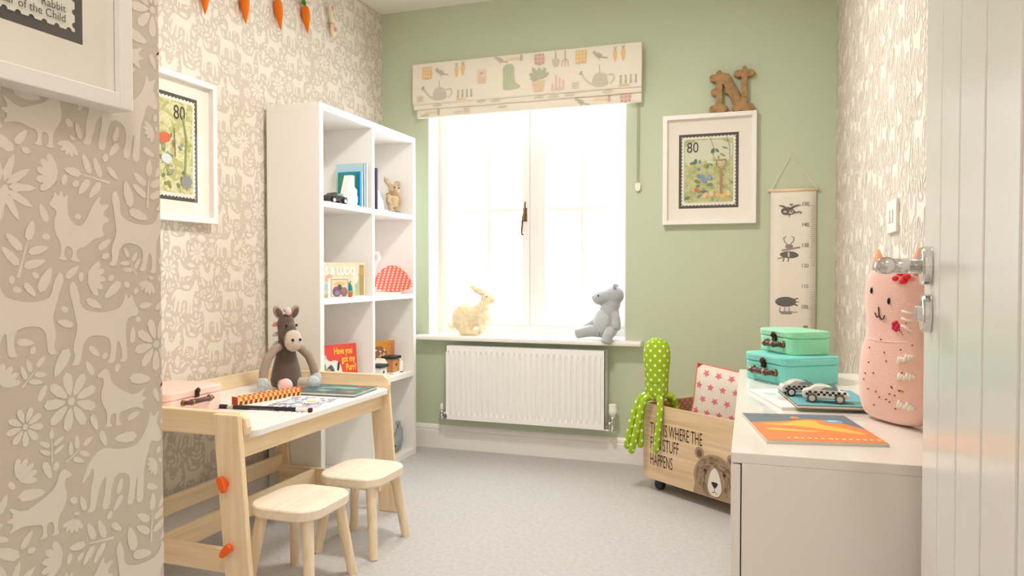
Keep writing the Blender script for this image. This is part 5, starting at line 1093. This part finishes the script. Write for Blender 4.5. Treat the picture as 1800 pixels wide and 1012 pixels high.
suitcase('turquoise play suitcase under the mint one on the sideboard', (.0645, 2.101, ZT), math.radians(35), .187, .212, .0766, (122, 212, 204), r=.040, hl=.10, hc=.098)
suitcase('mint green play suitcase on top of the turquoise one', (.082, 2.172, ZT + .0766), math.radians(30), .126, .192, .066, (150, 222, 184), r=.032, hl=.082, hc=.088)
def flat_book(label, loc, rz, w, d, th, cover, deco, spine_side=-1):
    t = thing('picture_book', label, 'book', loc, rz)
    MB().box(-w/2 + .002, w/2 - .002, -d/2 + .002, d/2 - .002, .0015, th - .0015).build('pages', M_PAGE, t)
    b = MB(); b.box(-w/2, w/2, -d/2, d/2, 0, .0015); b.box(-w/2, w/2, -d/2, d/2, th - .0015, th); b.box(w/2 - .0015, w/2, -d/2, d/2, .0015, th - .0015)
    cv_ = b.build('cover', cover, t)
    p = Print((0, 0, th), (1, 0, 0), (0, 1, 0)); p.step = .00006; deco(p, w, d); p.build('cover_print', cv_)
    return t, cv_
def fiery(p, w, d):
    p.rect(-w/2 + .001, w/2 - .001, -d/2 + .001, d/2 - .001, (228, 138, 78))
    p.add([(-w/2 + .001, d*.12), (-w*.3, d*.16), (-w*.1, d*.22), (w*.08, d*.30), (w*.3, d*.26), (w/2 - .001, -d*.05), (w/2 - .001, d/2 - .001), (-w/2 + .001, d/2 - .001)], (110, 124, 132))
    p.add(chaikin([(-w*.46, d*.10), (-w*.2, d*.10), (w*.02, d*.26), (w*.16, d*.22), (w*.12, d*.10), (w*.3, -d*.02), (w*.46, -d*.24), (w*.3, -d*.2), (w*.06, -d*.06), (-w*.1, d*.02), (-w*.3, d*.04)], 2), (240, 190, 76)); p.add(chaikin([(-w*.4, -d*.06), (-w*.1, -d*.12), (w*.1, -d*.16), (-w*.1, -d*.18), (-w*.4, -d*.14)], 2), (244, 200, 92))
    p.add(ell(w*.30, d*.22, w*.09, d*.055), (104, 176, 216)); p.add(ell(w*.30, d*.24, w*.05, d*.02), (196, 226, 240)); p.add(chaikin([(-w*.1, d*.30), (-w*.02, d*.42), (w*.04, d*.30)], 1), (232, 150, 70))
    rr = random.Random(8)
    for i in range(14): p.rect(-w*.30 + i*.012, -w*.30 + i*.012 + .004 + .004*rr.random(), -d*.42, -d*.385, (250, 226, 170), False)
    for i in range(20): p.add(ell(-w*.45 + rr.random()*w*.9, d*.36 + rr.random()*d*.1, .005, .0025, rr.random()*3, 6), (130, 146, 156), False)
flat_book('orange and slate picture book at the front of the sideboard', (.0875, 1.541, ZT), math.radians(11), .210, .260, .006, ink((226, 222, 210)), fiery)
def pale(p, w, d):
    p.rect(-w/2 + .001, w/2 - .001, -d/2 + .001, d/2 - .001, (226, 232, 232)); p.add(ell(-w*.2, d*.1, .05, .04), (206, 224, 228)); p.add(ell(-w*.3, -d*.1, .012, .02), (222, 200, 180)); p.add(ell(-w*.34, d*.2, .014, .02), (196, 206, 214))
flat_book('white covered picture book under the teal one on the sideboard', (.100, 1.893, ZT), math.radians(17), .200, .262, .007, ink((238, 240, 240)), pale)
def teal(p, w, d):
    p.rect(-w/2 + .001, w/2 - .001, -d/2 + .001, d/2 - .001, (112, 174, 186)); p.add(ell(w*.1, d*.2, .05, .03), (146, 198, 204)); p.add(ell(w*.2, -d*.3, .06, .02), (96, 142, 130)); p.add(ell(-w*.1, -d*.05, .05, .03), (84, 146, 160))
flat_book('teal picture book beneath the checked toy cars on the sideboard', (.142, 1.862, ZT + .007), math.radians(9), .172, .232, .008, ink((112, 118, 78)), teal)
CARW = mat('silver_white_car', (224, 224, 220), .25); CARG = mat('pale_grey_car', (206, 202, 196), .3)
zc = ZT + .015
toy_car('silver toy car with checked stripe and pale hubs, nearer the cat cushion', (.138, 1.796, zc), math.radians(-3), .90, CARW, mat('grey_tyre', (96, 88, 84), .6), 'checked toy cars')
toy_car('grey toy car with black wheels behind the silver one', (.089, 1.876, zc), math.radians(14), .86, CARG, M_BLACK, 'checked toy cars')

# ------------------------------------------------------------------ cat cushion
ct = thing('cat_cushion', 'pink cat shaped cushion leaning on the wall behind the door handle', 'cushion', (.262, 1.670, ZT))
ct.scale = (.9118, .9118, .9118)
M_CAT = mat('pink_fleece', (243, 203, 192), .95, bump=.3, bscale=300, sheen=.4)
wv = Vector((.55, -.835, 0)); nv = Vector((-.835, -.55, 0))
prof = [(.010, .000), (.078, .004), (.096, .022), (.104, .06), (.104, .11), (.097, .155), (.086, .185), (.079, .205), (.080, .225), (.085, .255), (.087, .285), (.084, .315), (.074, .338), (.055, .350), (.02, .355), (.004, .356)]
def cpt(a, z):      # a: -1..1 across the front face, returns the surface point at height z
    for i in range(len(prof) - 1):
        if prof[i][1] <= z <= prof[i+1][1]:
            t = (z - prof[i][1]) / max(prof[i+1][1] - prof[i][1], 1e-6); w = prof[i][0] * (1-t) + prof[i+1][0] * t; break
    th = .045 * (w / .104) ** .6 if z > .03 else .040
    return wv * (a * w) + nv * (th * (1 - abs(a) ** 2.4) ** .5) + Vector((0, 0, z))
b = MB(); n = 32; vs = []
for w, z in prof:
    th = .045 * (w / .104) ** .6 if z > .03 else .040 * (w / .1)
    for k in range(n):
        a = 2 * math.pi * k / n; c_, s_ = math.cos(a), math.sin(a)
        vs.append(wv * (w * math.copysign(abs(c_) ** .85, c_)) + nv * (th * math.copysign(abs(s_) ** .85, s_)) + Vector((0, 0, z)))
m = len(prof); b.add(vs, [(i*n+k, i*n+(k+1) % n, (i+1)*n+(k+1) % n, (i+1)*n+k) for i in range(m-1) for k in range(n)] + [list(range(n))[::-1], list(range((m-1)*n, m*n))])
b.build('body', M_CAT, ct, smooth=True, subsurf=1)
for s in (-1, 1):
    e = MB(); c0 = wv * (s * .052); e.tube([c0 + Vector((0, 0, .335)), c0 + wv * (s*.006) + Vector((0, 0, .365)), c0 + wv * (s*.010) + Vector((0, 0, .392))], [.026, .018, .005], 12, .7); e.build('ear', mat('peach_fleece', (240, 176, 148), .95), ct, smooth=True)
def stroke(b, pts, r, lift=.0015):
    q = [cpt(a, z) + nv * lift for a, z in pts]; b.tube(q, r, 6)
e = MB()
for a, z in ((-.42, .298), (.22, .276)): e.ball(cpt(a, z), (.004, .004, .0075), 10)
e.build('eye', M_EYE, ct, smooth=True)
e = MB(); stroke(e, [(-.12, .262), (-.11, .242), (-.04, .234), (.05, .236), (.09, .244)], .0014); stroke(e, [(-.11, .242), (-.20, .238), (-.27, .248)], .0014); e.build('mouth', ink((70, 54, 56)), ct)
e = MB()
WOOL = mat('white_wool', (246, 240, 230), .95)
for k, z in enumerate((.256, .240, .224)):
    e = MB(); stroke(e, [(.60, z), (.72, z - .004), (.86, z - .004 - .008*(k == 2))], .0030); e.build('whisker', WOOL, ct, smooth=True)
for z, tl in ((.148, .012), (.113, .004), (.054, -.004)):
    e = MB()
    for k in range(6): stroke(e, [(.50 + .055*k, z - .008 + tl*k/5 + .003*(k % 2)), (.53 + .055*k, z + .008 + tl*k/5 - .003*(k % 3))], .0038)
    e.build('wool_patch', WOOL, ct, smooth=True)
e = MB(); rr = random.Random(6)
for k in range(34):
    a = -.55 + rr.random()*1.4; z = .04 + rr.random()*.16
    if rr.random() < .35: continue
    e.ball(cpt(a, z) + nv * .0004, (.0021, .0021, .0021), 6)
for k in range(8): e.ball(cpt(.45 + rr.random()*.4, .200 + rr.random()*.03), .0019, 6)
o = e.build('freckle_dots', ink((150, 96, 84)), ct)
e = MB(); stroke(e, [(-.9 + .15*k, .190 - .004*math.sin(k*.26)) for k in range(13)], .0009, .0004); e.build('neck_seam', ink((250, 226, 216)), ct)
e = MB(); c0 = cpt(.44, .222)
for k in range(5): e.ball(c0 + wv * (.006*math.cos(k*1.257)) + Vector((0, 0, .007*math.sin(k*1.257))), (.005, .005, .006), 8)
e.build('rosebud', ink((206, 40, 84)), ct, smooth=True)
e = MB(); c0 = cpt(.66, .326)
for k, (da, dz) in enumerate(((-.020, .0), (-.008, .012), (.010, .004), (.0, -.006))): e.ball(c0 + wv * da + Vector((0, 0, dz)) + nv * .003, (.009, .009, .0065), 10)
e.build('flower_trim', ink((232, 44, 62)), ct, smooth=True)
e = MB(); e.ball(cpt(.84, .326) + nv*.002, (.007, .007, .005), 8); e.build('flower_trim', ink((230, 150, 160)), ct, smooth=True)
# ------------------------------------------------------------------ toys on the window sill
ZS = .645
bn_ = thing('rabbit_figure', 'cream wicker rabbit figure on the left of the window sill', 'figurine', (-1.56, 3.825, ZS))
M_RAB = mat('cream_wicker', (240, 224, 190), .8, bump=.5, bscale=70, var=.06, vscale=45)
def f_(b):
    b.ball((-.020, 0, .105), (.085, .050, .075)); b.ball((-.035, 0, .09), (.075, .052, .078)); b.ball((.060, 0, .112), (.064, .046, .066)); b.ball((.085, 0, .100), (.046, .040, .052))
    b.tube([(.070, 0, .145), (.092, 0, .175), (.100, 0, .200)], [.042, .036, .032], 14); b.ball((.106, 0, .208), (.042, .033, .035)); b.ball((.134, 0, .200), (.024, .024, .022))
    b.tube([(.000, -.03, .050), (-.04, -.034, .030), (-.045, -.034, .018), (.06, -.034, .016)], [.030, .024, .017, .015], 10); b.tube([(.000, .03, .050), (-.04, .034, .030), (-.045, .034, .018), (.06, .034, .016)], [.030, .024, .017, .015], 10)
    b.tube([(.070, -.02, .09), (.075, -.024, .04), (.085, -.024, .015)], [.020, .014, .014], 10); b.tube([(.070, .02, .09), (.075, .024, .04), (.085, .024, .015)], [.020, .014, .014], 10)
    b.tube([(-.09, 0, .06), (-.115, 0, .045), (-.130, 0, .050)], [.018, .018, .010], 10)
plush('body', M_RAB, bn_, f_, .005, 5)
for y in (-.014, .014): e = MB(); e.tube([(.092, y, .228), (.066, y*1.2, .246), (.036, y*1.4, .264), (.012, y*1.5, .276)], [.009, .013, .013, .006], 12, 1.5); e.build('ear', M_RAB, bn_, smooth=True)
e = MB(); e.ball((.112, -.028, .218), .005, 8); e.ball((.112, .028, .218), .005, 8); e.build('eye', mat('brown_bead', (120, 88, 56), .3), bn_, smooth=True)

hp = thing('soft_toy', 'grey hippo soft toy leaning in the right corner of the window sill', 'soft toy', (-.775, 3.80, ZS))
M_HIP = mat('grey_fleece', (176, 180, 186), .95, bump=.3, bscale=350, sheen=.4); M_HIP2 = mat('pale_grey_fleece', (196, 199, 204), .95, bump=.3, bscale=350)
def f_(b):
    b.ball((.0, 0, .082), (.070, .060, .082)); b.ball((.014, 0, .140), (.056, .050, .062)); b.ball((.030, 0, .19), (.046, .044, .05))
    b.ball((.040, 0, .232), (.054, .050, .050)); b.ball((.0, -.004, .224), (.056, .046, .040)); b.ball((-.036, -.006, .217), (.042, .042, .037))
plush('body', M_HIP, hp, f_, .0045, 6)
e = plush('tummy', M_HIP2, hp, lambda b: b.ball((-.014, -.022, .092), (.054, .044, .070)), .0045, 3)
for s in (-1, 1):
    e = MB(); e.ball((.050, s*.032 - .004, .282), (.012, .012, .013), 10); e.build('ear', M_HIP, hp, smooth=True)
e = MB(); e.ball((-.070, -.028, .224), .0042, 8); e.ball((-.078, .008, .224), .0042, 8); e.build('nostril', M_EYE, hp, smooth=True)
e = MB(); e.ball((-.034, -.047, .232), .0048, 8); e.ball((-.04, .038, .232), .0048, 8); e.build('eye', M_EYE, hp, smooth=True)
plush('leg', M_HIP, hp, lambda b: b.tube([(-.030, -.02, .045), (-.080, -.025, .046), (-.130, -.028, .034), (-.158, -.028, .028)], [.034, .032, .028, .028], 14), .0045, 4)
plush('leg', M_HIP, hp, lambda b: b.tube([(.030, -.045, .045), (.036, -.078, .046), (.028, -.098, .026), (.018, -.108, -.010)], [.030, .030, .028, .027], 14), .0045, 4)
plush('arm', M_HIP, hp, lambda b: b.tube([(-.030, .010, .120), (-.070, .0, .088), (-.105, -.006, .066), (-.125, -.008, .052)], [.020, .018, .017, .016], 12), .0045, 4)
plush('arm', M_HIP, hp, lambda b: b.tube([(.045, -.030, .140), (.060, -.052, .115), (.062, -.062, .080), (.060, -.066, .058)], [.022, .023, .027, .025], 12), .0045, 4)
